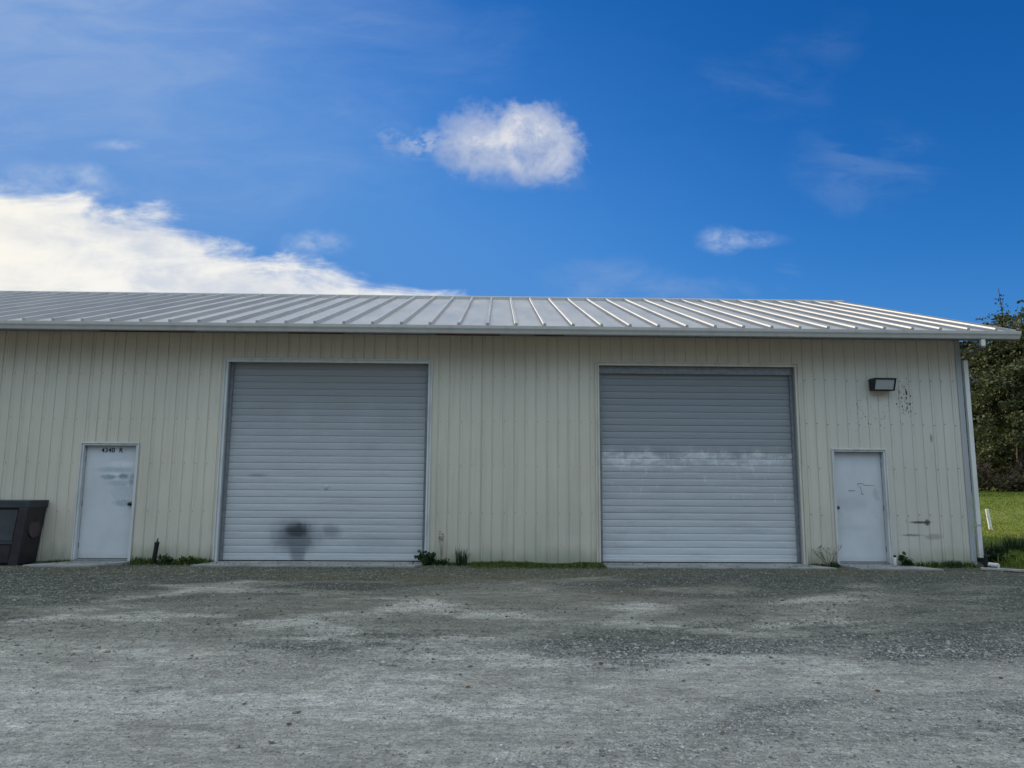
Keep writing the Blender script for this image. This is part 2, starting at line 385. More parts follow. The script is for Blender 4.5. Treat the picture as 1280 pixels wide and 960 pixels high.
# ------------------------------------------------------------------ terrain
def rise(x, y):                                      # the field climbs gently behind the building
    k = sstep(9.2, 13., x)
    return k*1.5*sstep(2., 36., y)
def axis(lo, hi, fl, fh, step):
    a = list(np.arange(fl, fh+1e-6, step)); d = step; p = a[-1]
    while p < hi: d *= 1.28; p += d; a.append(p)
    d = step; p = a[0]
    while p > lo: d *= 1.28; p -= d; a.insert(0, p)
    return np.array(a)
def layers(x, y):
    """what lies where in the yard: loose gravel, pale dust, moss, turf, rusty patch"""
    wx = x+1.1*(fbm(x*.35, y*.35, 201, 3)-.5)*2; wy = y+.7*(fbm(x*.4, y*.4, 207, 3)-.5)*2
    c, s = math.cos(.14), math.sin(.14)
    u, v = wx*c+wy*s, -wx*s+wy*c
    base = fbm(u*.30, v*.85, 3, 5, .58)
    med = fbm(u*.75+5, v*2.1, 11, 5, .65)
    track = np.zeros_like(x)
    for (cx, cy, rad, wd, k) in ((-9.,1.,5.2,.34,1.),(-9.,1.,6.8,.34,1.),(-4.6,1.6,7.0,.36,1.),(-4.6,1.6,8.6,.38,.9),(-4.6,1.6,10.3,.5,.6),(12.,26.,33.2,.42,.9),(12.,26.,34.9,.45,.9),(-6.,30.,38.2,.6,.7)):
        track = np.maximum(track, k*np.exp(-((np.hypot(wx-cx, wy-cy)-rad)/wd)**2)*(y < .0))
    brk = sstep(.34, .60, fbm(x*1.1, y*1.5, 211, 4, .6))
    near = sstep(-9.6, -6.4, y)                      # the lane where cars pass is packed smooth
    wall = sstep(-4.2, -1.0, y)
    loose = np.clip(.06+2.3*(base-.42)*(.45+.55*near)+.34*near-.55*track*brk+.9*(med-.5)+.40*wall, 0, 1)
    dust = np.clip(.88*track*brk*(.75+.5*med)+1.25*(med-.45)+.40*(1-near)-.45*wall, 0, 1)*(1-.45*loose)
    moss = np.clip(1.15*np.exp(-((y+.5)/1.0)**2)*fbm(x*.5+2, y*1.2, 23, 4)*1.6+.9*np.exp(-((x+3.6)/3.)**2-((y+1.1)/1.1)**2)*fbm(x*1.1, y*2., 31, 4)+.75*np.exp(-((x+.6)/2.2)**2-((y+1.9)/.8)**2)*fbm(x, y*2.5, 37, 4), 0, 1)
    grass = np.clip(sstep(9.3, 10.2, x+.7*(fbm(x*.9,y*.9,41)-.5)*2+.0*y)*sstep(-1.4, -.5, y+.8*(fbm(x*.8,y*.8,43)-.5)), 0, 1)
    grass = np.maximum(grass, sstep(60, 90, np.hypot(x, y)))
    r = at(795, 742, 0); p = atz(795, 742)
    red = np.exp(-((x-p.x)/.7)**2-((y-p.y)/.35)**2)
    p2 = atz(285, 722); red = np.maximum(red, .5*np.exp(-((x-p2.x)/.7)**2-((y-p2.y)/.5)**2))
    moss = np.clip(moss*1.5, 0, 1)
    return loose, dust, moss, grass, red
def wall_dark_at(x, y):                               # the ground colour gets darker towards the wall
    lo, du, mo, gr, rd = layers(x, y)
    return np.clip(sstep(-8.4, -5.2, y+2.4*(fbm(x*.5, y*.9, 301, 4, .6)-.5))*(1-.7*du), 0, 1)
def height(x, y):
    loose, dust, moss, grass, red = layers(x, y)
    near = sstep(16, 12, np.abs(x))*sstep(-16, -12, y)*sstep(.8, -.1, y)
    h = .030*(fbm(x*.45, y*.7, 51, 3)-.5)+.022*(fbm(x*1.7, y*3.1, 57, 4)-.5)+.018*loose*(fbm(x*7, y*7, 61, 3)-.5)
    return h*near*(.25+.75*sstep(-.3, -1.2, y))+rise(x, y)-.004*0
xs = axis(-900, 900, -11.5, 12.0, .05); ys = axis(-700, 1500, -11.2, .8, .045)
GX, GY = np.meshgrid(xs, ys); GX, GY = GX.ravel(), GY.ravel()
V = np.column_stack([GX, GY, height(GX, GY)])
nx, ny = len(xs), len(ys)
i = (np.arange(ny-1)[:,None]*nx+np.arange(nx-1)[None]).ravel()
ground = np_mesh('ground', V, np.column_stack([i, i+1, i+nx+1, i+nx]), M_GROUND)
ground.data.polygons.foreach_set('use_smooth', np.ones(len(ground.data.polygons), dtype=bool))
for nm, arr in zip(('loose','dust','moss','grass','red','wall_dark'), (*layers(GX, GY), wall_dark_at(GX, GY))):
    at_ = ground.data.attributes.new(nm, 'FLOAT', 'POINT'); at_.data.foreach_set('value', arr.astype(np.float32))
tag(ground, kind='structure')

# loose stones lying on the yard
OCT_V = np.array([(1,0,0),(-1,0,0),(0,1,0),(0,-1,0),(0,0,1),(0,0,-1),(.6,.6,.55),(-.6,.6,.5),(-.6,-.6,.55),(.6,-.6,.5)], float)
OCT_F = np.array([(4,0,6),(0,2,6),(2,4,6),(4,2,7),(2,1,7),(1,4,7),(4,1,8),(1,3,8),(3,4,8),(4,3,9),(3,0,9),(0,4,9),(0,5,2),(2,5,1),(1,5,3),(3,5,0)])
OV = np.array([(1,0,0),(-1,0,0),(0,1,0),(0,-1,0),(0,0,1),(0,0,-1)], float)
OF = np.array([(4,0,2),(4,2,1),(4,1,3),(4,3,0),(5,2,0),(5,1,2),(5,3,1),(5,0,3)])
def stones(n_try, ylo, yhi, smin, smax, thr, pw):
    y = rng.uniform(ylo, yhi, n_try); w = (y+CAM_D)*.80+.6
    x = rng.uniform(-1, 1, n_try)*w; x = np.minimum(x, 10.5)
    lo, du, mo, gr, rd = layers(x, y)
    ok = (rng.random(n_try) < thr+.95*lo**1.3*(.35+fbm(x*2.3, y*2.3, 71, 3)) - .55*gr) & ~((y > -.62) & (rng.random(n_try) < .5))
    return x[ok], y[ok], smin+(smax-smin)*rng.random(ok.sum())**pw
def stone_cloud(parts, BV, BF):
    sx, sy, sz_ = (np.concatenate(a) for a in zip(*parts)); n = len(sx); z = height(sx, sy)
    ang = rng.uniform(0, 2*np.pi, n); stretch = rng.uniform(.65, 1.3, (n, 3))*np.array([1.15, .95, .6])
    jit = 1+rng.uniform(-.28, .28, (n, len(BV), 1))
    L = BV[None]*jit*stretch[:,None,:]*sz_[:,None,None]
    ca, sa = np.cos(ang)[:,None], np.sin(ang)[:,None]
    VV = np.stack([L[:,:,0]*ca-L[:,:,1]*sa+sx[:,None], L[:,:,0]*sa+L[:,:,1]*ca+sy[:,None], L[:,:,2]+z[:,None]+sz_[:,None]*.2], -1)
    return VV.reshape(-1,3), (BF[None]+(np.arange(n)*len(BV))[:,None,None]).reshape(-1,3)
Va, Fa = stone_cloud([stones(40000, -11.2, -7.5, .006, .015, .05, 3.4), stones(30000, -7.5, -4, .008, .022, .03, 3.8), stones(30000, -4, -.05, .008, .021, .04, 3.4)], OCT_V, OCT_F)
Vb, Fb = stone_cloud([stones(130000, -11.2, -7.5, .003, .007, .25, 1.), stones(90000, -7.5, -4, .004, .010, .18, 1.), stones(70000, -4, -.05, .004, .009, .15, 1.)], OV, OF)
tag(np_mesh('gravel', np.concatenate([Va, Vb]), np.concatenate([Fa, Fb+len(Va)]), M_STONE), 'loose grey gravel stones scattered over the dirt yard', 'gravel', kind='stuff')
print('stones', len(Fa)//16, len(Fb)//8)

# ------------------------------------------------------------------ the building
XL, XR, DEPTH = -22.0, 8.777, 11.67
EAVE_Z = 4.25                                     # wall top
PITCHCH = .3405
PIT = .2016; g0 = at(561.7, 500).x % PIT
LG = (-5.0974, -1.2304, 3.7468); RG = (1.8148, 5.666, 3.7468)       # outer trim of the two roll doors
LD = (-7.61, -6.5574, 2.154); RD = (6.2138, 7.2468, 2.141)
TR = .075; TD = .055
openings = [(a+TR*.5, b-TR*.5, z-TR*.5) for a, b, z in (LG, RG)]+[(a+TD*.5, b-TD*.5, z-TD*.5) for a, b, z in (LD, RD)]
bld = empty('metal_building', (0,0,0))
tag(bld, 'long cream metal workshop with two roll-up doors under a pale ribbed metal roof', 'building')

def panel_profile(x0, x1, phase):
    """outline in plan of ribbed wall panels: flat boards with narrow grooves"""
    pts = []; k = math.floor((x0-phase)/PIT)-1; r = random.Random(3)
    while phase+k*PIT < x1+PIT:
        gx = phase+k*PIT; o1, o2 = r.uniform(-.002,.002), r.uniform(-.002,.002)
        w = .007 if k % 3 else .009
        pts += [(gx-w-.007, 0+o1), (gx-w, .013), (gx+w, .013), (gx+w+.010, .001+o2)]
        if k % 2 == 0: pts += [(gx+.046, o2), (gx+.05, .004), (gx+.056, .004), (gx+.060, o2)]
        k += 1
    return pts
def wall_mesh(x0, x1, z0, z1, opens, phase):
    pts = panel_profile(x0, x1, phase)
    px = np.array([p[0] for p in pts]); py = np.array([p[1] for p in pts])
    cuts = sorted(set([x0, x1]+[v for o in opens for v in o[:2]]+[p for p in px if x0 < p < x1]))
    mb = MB()
    for a, b in zip(cuts[:-1], cuts[1:]):
        if b-a < 1e-6: continue
        zb = z0; mid = (a+b)/2
        for o in opens:
            if o[0] < mid < o[1]: zb = o[2]
        ya, yb = np.interp(a, px, py), np.interp(b, px, py)
        mb.add([(a,ya,zb),(b,yb,zb),(b,yb,z1),(a,ya,z1)], [(0,1,2,3)])
    return mb
mb = wall_mesh(XL, XR-.03, .03, EAVE_Z, openings, g0)
# screw heads in four rows, part of the panels
rs = random.Random(5)
for zr in (3.43, 2.60, 1.78, .92):
    k = 0; x = XL+(g0-XL) % PIT
    while x < XR-.1:
        x += PIT
        xx, zz = x+.032+rs.uniform(-.006,.006), zr+rs.uniform(-.015,.015)
        if any(o[0]-.1 < xx < o[1]+.1 and zz < o[2]+.1 for o in openings): continue
        r = .012 if xx > 5.5 else .008
        mb.add([(xx+r*math.cos(q*math.pi/3), -.006, zz+r*math.sin(q*math.pi/3)) for q in range(6)]+[(xx+r*math.cos(q*math.pi/3), .004, zz+r*math.sin(q*math.pi/3)) for q in range(6)],
               [(5,4,3,2,1,0)]+[(q,(q+1)%6,6+(q+1)%6,6+q) for q in range(6)])
# black mildew flecks right of the lamp, fainter ones left of it, a few elsewhere
n_before = len(mb.f); rf = random.Random(21)
def fleck(px, py, w, h):
    c = at(px, py, -.004); v = []; m_ = 7
    for q in range(m_):
        k = rf.uniform(.6, 1.15); v.append((c.x+w*k*math.cos(2*math.pi*q/m_), -.0045, c.z+h*k*math.sin(2*math.pi*q/m_)))
    mb.add(v, [tuple(range(m_))])
for (px, py, w, h) in ((1133,491,.022,.05),(1133,497,.020,.022),(1127,497,.014,.022),(1138,495,.014,.02),(1133.5,504,.026,.012),(1134,510,.016,.03),(1138,505,.010,.016),
                       (1121,505,.012,.022),(1130,484,.008,.022),(1132,487,.012,.02),(1128,508,.008,.03),(1136,515,.008,.03),(1139,514,.007,.02)): fleck(px, py, w, h)
for i in range(46):
    px = rf.gauss(1131, 6); py = rf.gauss(501, 13); fleck(px, py, rf.uniform(.003,.008), rf.uniform(.006,.022))
for i in range(60): fleck(rf.uniform(1062, 1112), rf.gauss(516, 10), rf.uniform(.003,.007), rf.uniform(.005,.016))
for i in range(26): fleck(rf.uniform(1020, 1205), rf.uniform(465, 690), rf.uniform(.003,.006), rf.uniform(.005,.014))
for i in range(40): fleck(rf.uniform(20, 990), rf.uniform(440, 690), rf.uniform(.002,.004), rf.uniform(.004,.010))
holes = [o for o in openings]
n_fleck = range(n_before, len(mb.f))
mb.f[n_before:] = [f for f in mb.f[n_before:] if not any(o[0]-.1 < mb.v[f[0]][0] < o[1]+.1 and mb.v[f[0]][2] < o[2]+.1 for o in holes)]
front = mb.build('front_wall', M_SIDING, bld)
front.data.materials.append(M_SCREW); front.data.materials.append(M_MILDEW)
for p in front.data.polygons:
    if p.index >= n_before: p.material_index = 2
for p in front.data.polygons:
    if p.index < n_before and (abs(p.center.y+.006) < .0005 or len(p.vertices) == 6): p.material_index = 1
# gable wall on the right, plain back wall
mb = MB(); prof = panel_profile(0., DEPTH, .05); ridge_y = 5.8343
pts = [(0,.0)]+[p for p in prof if 0 < p[0] < DEPTH]+[(DEPTH,0)]
def wall_top(y): return EAVE_Z+.0+PITCHCH*min(y, DEPTH-y)-.02
for (ya, oa), (yb, ob) in zip(pts[:-1], pts[1:]):
    mb.add([(XR-oa,ya,.02),(XR-ob,yb,.02),(XR-ob,yb,wall_top(yb)),(XR-oa,ya,wall_top(ya))], [(0,1,2,3)])
mb.build('gable_wall', M_SIDING, bld)
mb = MB(); mb.box(XL, XR-.02, DEPTH-.06, DEPTH-.02, .02, EAVE_Z); mb.box(XL, XL+.05, .05, DEPTH-.07, .02, EAVE_Z); mb.build('back_wall', M_SIDING, bld)
mb = MB(); mb.box(XL, XR-.02, .025, .16, .0, .03); mb.build('sill_plate', M_CONC, bld)
# corner trim
mb = MB(); mb.extrude_poly([(XR-.085,-.016),(XR+.016,-.016),(XR+.016,.10),(XR+.003,.10),(XR+.003,-.003),(XR-.085,-.003)], 'z', .03, EAVE_Z-.02)
mb.build('corner_trim', M_CORNER, bld)

# roof: two slopes with raised ribs
RX0, RX1 = XL-.3, 9.44
EY, EZ = -.62, 4.255; RZ = 6.456; RY = ridge_y
def rib_positions():
    out = []; x = 0.
    zt = EZ+.03
    def solve(px):
        X = 0.
        for _ in range(30):
            d = Vector((X, EY, zt))-EYE; u = 640+FPX*d.dot(RIGHT)/d.dot(FWD); X += (px-u)/68
        return X
    a, b = solve(681), solve(1035)
    sp = (b-a)/10
    k = -80
    while a+k*sp < RX1-.02:
        if a+k*sp > RX0+.05: out.append(a+k*sp)
        k += 1
    return out, sp
ribs, rsp = rib_positions(); print('rib spacing', rsp, 'last', ribs[-1])
def slope_mesh(y0, z0, y1, z1):
    mb = MB(); prof = [(RX0, 0.)]
    for r in ribs: prof += [(r-.036,0.),(r-.026,.074),(r+.022,.074),(r+.034,0.)]
    prof += [(RX1, 0.)]
    n = len(prof); d = Vector((0, y1-y0, z1-z0)).normalized(); nrm = Vector((0, -d.z, d.y)) if y1 > y0 else Vector((0, d.z, -d.y))
    nseg = 1
    v = []
    for (yy, zz) in ((y0,z0),(y1,z1)):
        for (x, h) in prof: v.append((x, yy+nrm.y*h, zz+nrm.z*h))
    f = [(i, i+1, n+i+1, n+i) if y1 > y0 else (i, n+i, n+i+1, i+1) for i in range(n-1)]
    # rib ends closed at the eave
    for i in range(1, n-1, 4): f.append((i+3, i+2, i+1, i) if y1 > y0 else (i, i+1, i+2, i+3))
    mb.add(v, f); return mb
mb = slope_mesh(EY, EZ, RY, RZ); b2 = slope_mesh(2*RY-EY, EZ, RY, RZ); mb.add(b2.v, b2.f)
roof = mb.build('roof', M_ROOF, bld)
nv = Vector((0,-.3223,.9466))
mb = MB(); mb.extrude_poly([(RY-.14,RZ-.046),(RY-.14,RZ+.036),(RY,RZ+.086),(RY+.14,RZ+.036),(RY+.14,RZ-.046),(RY,RZ-.01)], 'x', RX0, RX1+.01)
mb.build('ridge_cap', M_GUTTER, roof)
# verge trim down the gable edge, front and back
mb = MB()
for sgn in (0, 1):
    ya, yb = (EY, RY-.002) if not sgn else (2*RY-EY, RY+.002)
    q = [(RX1+.002, ya, EZ-.10),(RX1+.030, ya, EZ-.10),(RX1+.030, ya, EZ+.048),(RX1+.002, ya, EZ+.048)]
    w = [(x, yb, z+RZ-EZ) for x, y, z in q]
    f = [(0,1,2,3),(7,6,5,4),(0,4,5,1),(1,5,6,2),(2,6,7,3),(3,7,4,0)]
    mb.add(q+w, f)
mb.build('verge_trim', M_GUTTER, roof)
# soffit (open purlins seen from below), fascia, gutter
mb = MB()
mb.add([(RX0,-.56,EZ-.02),(RX1-.01,-.56,EZ-.02),(RX1-.01,.0,EZ+.16),(RX0,.0,EZ+.16)], [(0,1,2,3)])
mb.add([(XR+.018,.0,EZ+.16),(RX1-.01,.0,EZ+.16),(RX1-.01,RY,RZ-.06),(XR+.018,RY,RZ-.06)], [(0,1,2,3)])
mb.add([(XR+.018,2*RY,EZ+.16),(RX1-.01,2*RY,EZ+.16),(RX1-.01,RY,RZ-.062),(XR+.018,RY,RZ-.062)], [(0,3,2,1)])
mb.build('soffit', M_SOFFIT, bld)
mb = MB(); mb.box(RX0, RX1-.012, -.600, -.565, EZ-.155, EZ-.012); mb.build('fascia', M_SOFFIT, bld)
gy = EY-.135
prof = [(-.603,EZ-.005),(-.603,EZ-.128),(-.695,EZ-.128),(-.712,EZ-.085),(-.735,EZ-.052),(-.740,EZ-.004),(-.752,EZ-.004),(-.752,EZ-.014),(-.746,EZ-.056),(-.722,EZ-.092),(-.704,EZ-.138),(-.602,EZ-.138)]
mb = MB(); mb.extrude_poly(prof, 'x', RX0, RX1+.02)
gut = mb.build('gutter', M_GUTTER, bld)
mb = MB(); mb.extrude_poly([(-.602,EZ-.004),(-.602,EZ-.14),(-.706,EZ-.14),(-.752,EZ-.05),(-.754,EZ-.004)], 'x', RX1+.021, RX1+.027); mb.build('end_cap', M_GUTTER, gut)
# thin primer-red strip under the gutter, patchy lengths
for (a, b) in ((125,245),(360,430),(545,625),(668,705)):
    xa, xb = at(a, 416, -.6).x, at(b, 418, -.6).x
    mb = MB(); mb.box(xa, xb, -.612, -.601, EZ-.162, EZ-.141); mb.build('flashing_strip', M_MAROON, bld)

# wall top filler behind the fascia
mb = MB(); mb.box(XL, XR-.09, .03, .06, EAVE_Z, EZ+.17); mb.build('wall_plate', M_SOFFIT, bld)

# downspout: outlet under the gutter, offset back to the corner, drop with strap and shoe
ox = at(1228, 430, -.66).x; dx = XR+.085
mb = MB()
def rect_tube(mb, pts, w, d):
    pts = [Vector(p) for p in pts]; v = []
    for i, p in enumerate(pts):
        for a, b in ((-w/2,-d/2),(w/2,-d/2),(w/2,d/2),(-w/2,d/2)):
            v.append((p.x+a, p.y+b, p.z))
    f = [(3,2,1,0), tuple(range(4*len(pts)-4, 4*len(pts)))]
    for i in range(len(pts)-1):
        for k in range(4): f.append((4*i+k, 4*i+(k+1)%4, 4*i+4+(k+1)%4, 4*i+4+k))
    mb.add(v, f)
mb.v = []; rect_tube(mb, [(dx,-.02,.16),(dx,-.02,3.83)], .082, .066)
sp = mb.build('downspout', M_SPOUT, bld, bevel=.006)
mb = MB(); rect_tube(mb, [(ox,-.66,EZ-.27),(ox,-.66,EZ-.142)], .075, .062); mb.build('outlet', M_SPOUT, sp, bevel=.005)
mb = MB(); rect_tube(mb, [(dx+.001,-.02,3.80),(dx+.001,-.02,3.87),(ox-.001,-.655,EZ-.30),(ox-.001,-.655,EZ-.255)], .078, .063); mb.build('offset_elbow', M_SOFFIT, sp)  # elbow takes the dark soffit colour to stand in for shade under the eave
mb = MB(); mb.box(dx-.09, dx+.044, -.056, -.0535, .74, .765); mb.build('strap', M_CORNER, sp)
mb = MB(); rect_tube(mb, [(dx,-.02,.17),(dx,-.02,.10),(dx+.05,-.14,.045),(dx+.06,-.20,.035)], .088, .072); mb.build('drain_boot', M_RUBBER, sp)
mb = MB(); mb.tube([(dx+.05,-.16,.055),(dx+.13,-.30,.05)], .045, 12); mb.build('drain_pipe', M_SPOUT, sp, smooth=False)

# ---- roll-up doors
def roll_door(G, cmat, label, hood):
    x0, x1, zt = G; REC = .15
    a, b, z = x0+TR, x1-TR, zt-TR
    npz = 29; p = (z+.02-.055)/npz
    mb = MB(); prof = []; r = random.Random(int(x0*10))
    for k in range(npz):
        z0 = .055+k*p; o = r.uniform(-.0018,.0018)
        for t, y in ((0.0,.005),(.035,.0),(.10,-.003),(.30,-.0048),(.55,-.0055),(.78,-.0045),(.93,-.0015),(.965,.005)):
            prof.append((y+o, z0+t*p))
    prof.append((.01, .055+npz*p))
    nseg = 8; cols = [a+.02+(b-a-.04)*i/nseg for i in range(nseg+1)]
    v = []
    for i, xx in enumerate(cols):
        for (y, zz) in prof:
            w = .004*math.sin(xx*1.7+zz*2.3)+.003*math.sin(xx*.9-zz*5.1)
            v.append((xx, REC+y+w, zz))
    n = len(prof); f = [(i*n+j, (i+1)*n+j, (i+1)*n+j+1, i*n+j+1) for i in range(nseg) for j in range(n-1)]
    mb.add(v, f)
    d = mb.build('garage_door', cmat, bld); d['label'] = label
    mb = MB()                                            # trim: stepped casing round the opening
    for (e, w0, w1, t) in ((0, 0, .022, -.034), (1, .022, .046, -.014), (2, .046, TR, -.030)):
        mb.box(x0+w0, x0+w1, t, .03, .02, zt-w1); mb.box(x1-w1, x1-w0, t, .03, .02, zt-w1); mb.box(x0+w0, x1-w0, t, .03, zt-w1, zt-w0)
    mb.build('door_casing', M_TRIM if hood else M_TRIMW, d, bevel=.003)
    mb = MB()                                            # reveal (jambs and head)
    mb.box(a-.03, a-.003, .031, .26, .0, z); mb.box(b+.003, b+.03, .031, .26, .0, z); mb.box(a-.03, b+.03, .031, .26, z+.003, z+.03)
    mb.build('jamb', M_CORNER, d)
    for q in (a, b-.055):
        mb = MB(); mb.box(q, q+.055, REC-.05, REC-.022, .05, z-.002); mb.build('guide_rail', M_GREY, d, bevel=.004)
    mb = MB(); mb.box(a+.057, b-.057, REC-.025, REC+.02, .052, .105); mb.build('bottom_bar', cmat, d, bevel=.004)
    mb = MB(); mb.box(a+.057, b-.057, REC-.018, REC+.012, .0355, .0515); mb.build('rubber_seal', M_RUBBER, d)
    if hood:
        mb = MB(); mb.box(a+.0, b-.0, REC-.075, REC-.052, z-.14, z-.002); mb.build('header_bar', M_GREY, d, bevel=.004)
    else:
        c = at(408, 608.5, REC)
        mb = MB(); mb.box(c.x-.03, c.x+.03, REC-.024, REC-.013, c.z-.035, c.z+.03); mb.tube([(c.x,REC-.05,c.z),(c.x,REC-.02,c.z)], .014, 10)
        mb.build('latch', M_TRIMW, d, bevel=.003)
    mb = MB(); mb.box(a-.05, b+.05, .27, .30, 0, z+.04); mb.build('inner_lining', M_GREY, d)
    return d
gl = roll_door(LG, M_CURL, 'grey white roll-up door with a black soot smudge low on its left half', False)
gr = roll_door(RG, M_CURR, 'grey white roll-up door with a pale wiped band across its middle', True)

# ---- entry doors
def entry_door(G, lmat, label, knob_px, rec):
    x0, x1, zt = G; a, b, z = x0+TD, x1-TD, zt-TD
    mb = MB(); mb.box(a+.006, b-.006, rec, rec+.045, .075, z-.006)
    d = mb.build('entry_door', lmat, bld, bevel=.003); d['label'] = label
    mb = MB()
    for (w0, w1, y) in ((0, .020, -.026), (.020, TD, -.006)):
        mb.box(x0+w0, x0+w1, y, .03, .03, zt-w1); mb.box(x1-w1, x1-w0, y, .03, .03, zt-w1); mb.box(x0+w0, x1-w0, y, .03, zt-w1, zt-w0)
    mb.build('door_frame', M_TRIMW, d, bevel=.003)
    mb = MB(); mb.box(a-.04, a, .031, rec+.06, .03, z); mb.box(b, b+.04, .031, rec+.06, .03, z); mb.box(a-.04, b+.04, .031, rec+.06, z+.001, z+.04); mb.build('jamb', M_TRIMW, d)
    mb = MB(); mb.box(a, b, .0, rec+.06, .032, .066); mb.build('threshold', M_GREY, d, bevel=.004)
    mb = MB(); mb.box(a-.04, b+.04, rec+.065, rec+.09, .03, z+.04); mb.build('inner_lining', M_GREY, d)
    c = at(*knob_px, rec-.05); mb = MB()
    mb.tube([(c.x,rec-.002,c.z),(c.x,rec-.012,c.z)], .033, 14); mb.tube([(c.x,rec-.012,c.z),(c.x,rec-.04,c.z)], .012, 10)
    mb.tube([(c.x,rec-.038,c.z),(c.x,rec-.046,c.z),(c.x,rec-.062,c.z),(c.x,rec-.070,c.z)], [.020,.030,.030,.016], 14)
    mb.build('door_knob', M_KNOB, d, smooth=True)
    hx = (a+.004) if knob_px[0] > 150 and knob_px[0] < 200 else (b-.004)
    for hz in (.3, 1.05, 1.85):
        mb = MB(); mb.tube([(hx,rec-.006,hz-.05),(hx,rec-.006,hz+.05)], .008, 8); mb.build('hinge', M_GREY, d)
    return d
ed1 = entry_door(LD, M_DOORL, 'white entry door with black house number and rubbed-out writing', (161.5,630), .085)
ed2 = entry_door(RD, M_DOORR, 'plain white entry door with a dark scratch mark and round dark knob', (1047.5,634.5), .10)
# house number
fc = bpy.data.curves.new('house_number', 'FONT'); fc.body = '4340  R'; fc.size = .115; fc.extrude = .0015; fc.align_x = 'CENTER'; fc.offset = .0022; fc.space_character = 1.08
_tmp = bpy.data.objects.new('house_number_text', fc); COL.objects.link(_tmp)
bpy.context.view_layer.update()
_me = bpy.data.meshes.new_from_object(_tmp.evaluated_get(bpy.context.evaluated_depsgraph_get())); bpy.data.objects.remove(_tmp)
_me.materials.clear(); _me.materials.append(M_INK)
fo = bpy.data.objects.new('house_number', _me); COL.objects.link(fo); fo.parent = ed1
c = at(140.2, 565.3, .083); fo.location = (c.x, .0815, c.z); fo.rotation_euler = (R(90), 0, 0)
# scuffs on the right door
for (p, q, w) in (((1072,604.5),(1080,605),.012),((1079,606.5),(1093,607),.010),((1075.5,608),(1077.5,618),.009),((1060.5,613.5),(1069,613.5),.014),((1072,605),(1073,609),.008),((1076.5,616.5),(1079.5,618.5),.016)):
    A, B = at(*p, .1), at(*q, .1); d_ = (B-A).normalized(); nn = Vector((-d_.z,0,d_.x))*w/2
    mb = MB(); mb.add([(A.x-nn.x,.0985,A.z-nn.z),(B.x-nn.x*.6,.0985,B.z-nn.z*.6),(B.x+nn.x*.6,.0985,B.z+nn.z*.6),(A.x+nn.x,.0985,A.z+nn.z)], [(0,1,2,3)]); mb.build('scratch_mark', M_SCUFF, ed2)

# ------------------------------------------------------------------ concrete aprons
def slab(name, pts, z0, z1, label):
    """pts: plan outline; top tilts from z1 at the wall to z0 at the front"""
    mb = MB(); n = len(pts); ymin = min(p[1] for p in pts); ymax = max(p[1] for p in pts)
    top = [(x, y, z0+(z1-z0)*(y-ymin)/(ymax-ymin)) for x, y in pts]
    mb.add(top+[(x,y,-.08) for x,y in pts], [tuple(range(n)), tuple(range(n,2*n))[::-1]]+[(i,n+i,n+(i+1)%n,(i+1)%n) for i in range(n)])
    o = mb.build(name, M_CONC, bevel=.006); tag(o, label, 'concrete slab', kind='structure'); return o
slab('concrete_apron', [(LG[0]+.02,-.03),(LG[0]-.18,-.52),(LG[1]-.2,-.50),(LG[1]-.02,-.03),(LG[1]-.09,.25),(LG[0]+.09,.25)], .028, .036, 'concrete strip at the foot of the left roll-up door')
slab('concrete_apron', [(RG[0]+.03,-.03),(RG[0]+.12,-.50),(RG[1]+.3,-.52),(RG[1]-.02,-.03),(RG[1]-.09,.25),(RG[0]+.09,.25)], .028, .036, 'concrete strip at the foot of the right roll-up door')
slab('concrete_step', [(LD[0]-.45,-.64),(LD[1]-.35,-.66),(LD[1]+.02,-.05),(LD[1]-.06,.03),(LD[0]+.06,.03),(LD[0]-.02,-.1)], .030, .036, 'pale concrete pad in front of the numbered entry door')
slab('concrete_step', [(RD[0]+.15,-.55),(RD[1]+.55,-.62),(RD[1]+.25,-.05),(RD[1]-.06,.03),(RD[0]+.06,.03),(RD[0]+.02,-.1)], .024, .036, 'pale concrete pad in front of the right entry door')

# ------------------------------------------------------------------ wall lamp
lc = at(1103, 480.5, -.12)
lamp = empty('wall_lamp', (lc.x, 0, lc.z)); tag(lamp, 'black rectangular wall floodlight above the right entry door', 'lamp')
mb = MB(); w, h = .205, .115
mb.add([(-w,-.0225,h),(w,-.0225,h),(w,-.0225,-h),(-w,-.0225,-h),(-w,-.235,h*.92),(w,-.235,h*.92),(w,-.150,-h*1.05),(-w,-.150,-h*1.05)],
       [(0,1,2,3),(0,4,5,1),(1,5,6,2),(2,6,7,3),(3,7,4,0)])
mb.build('housing', M_BLACK, lamp, bevel=.01)
def lampf(u, v, off=0.):                         # a point on the tilted front
    p = Vector((u*w, -.235+(.085)*(1-v)/2, h*.92+(-h*1.05-h*.92)*(1-v)/2)); nrm = Vector((0,-.226,-.085)).normalized()
    return p+nrm*off
mb = MB()
def frame_bar(u0,u1,v0,v1):
    q = [lampf(u,v,o) for o in (-.004,.014) for (u,v) in ((u0,v0),(u1,v0),(u1,v1),(u0,v1))]
    mb.add(q, [(3,2,1,0),(4,5,6,7),(0,1,5,4),(1,2,6,5),(2,3,7,6),(3,0,4,7)])
frame_bar(-1,1,.76,1); frame_bar(-1,1,-1,-.80); frame_bar(-1,-.86,-.80,.76); frame_bar(.86,1,-.80,.76)
mb.build('bezel', M_BLACK, lamp)
mb = MB(); q = [lampf(u,v,o) for o in (-.003,.005) for (u,v) in ((-.86,-.8),(.86,-.8),(.86,.76),(-.86,.76))]
mb.add(q, [(4,5,6,7),(0,1,5,4),(1,2,6,5),(2,3,7,6),(3,0,4,7)]); mb.build('lens', M_LENS, lamp)
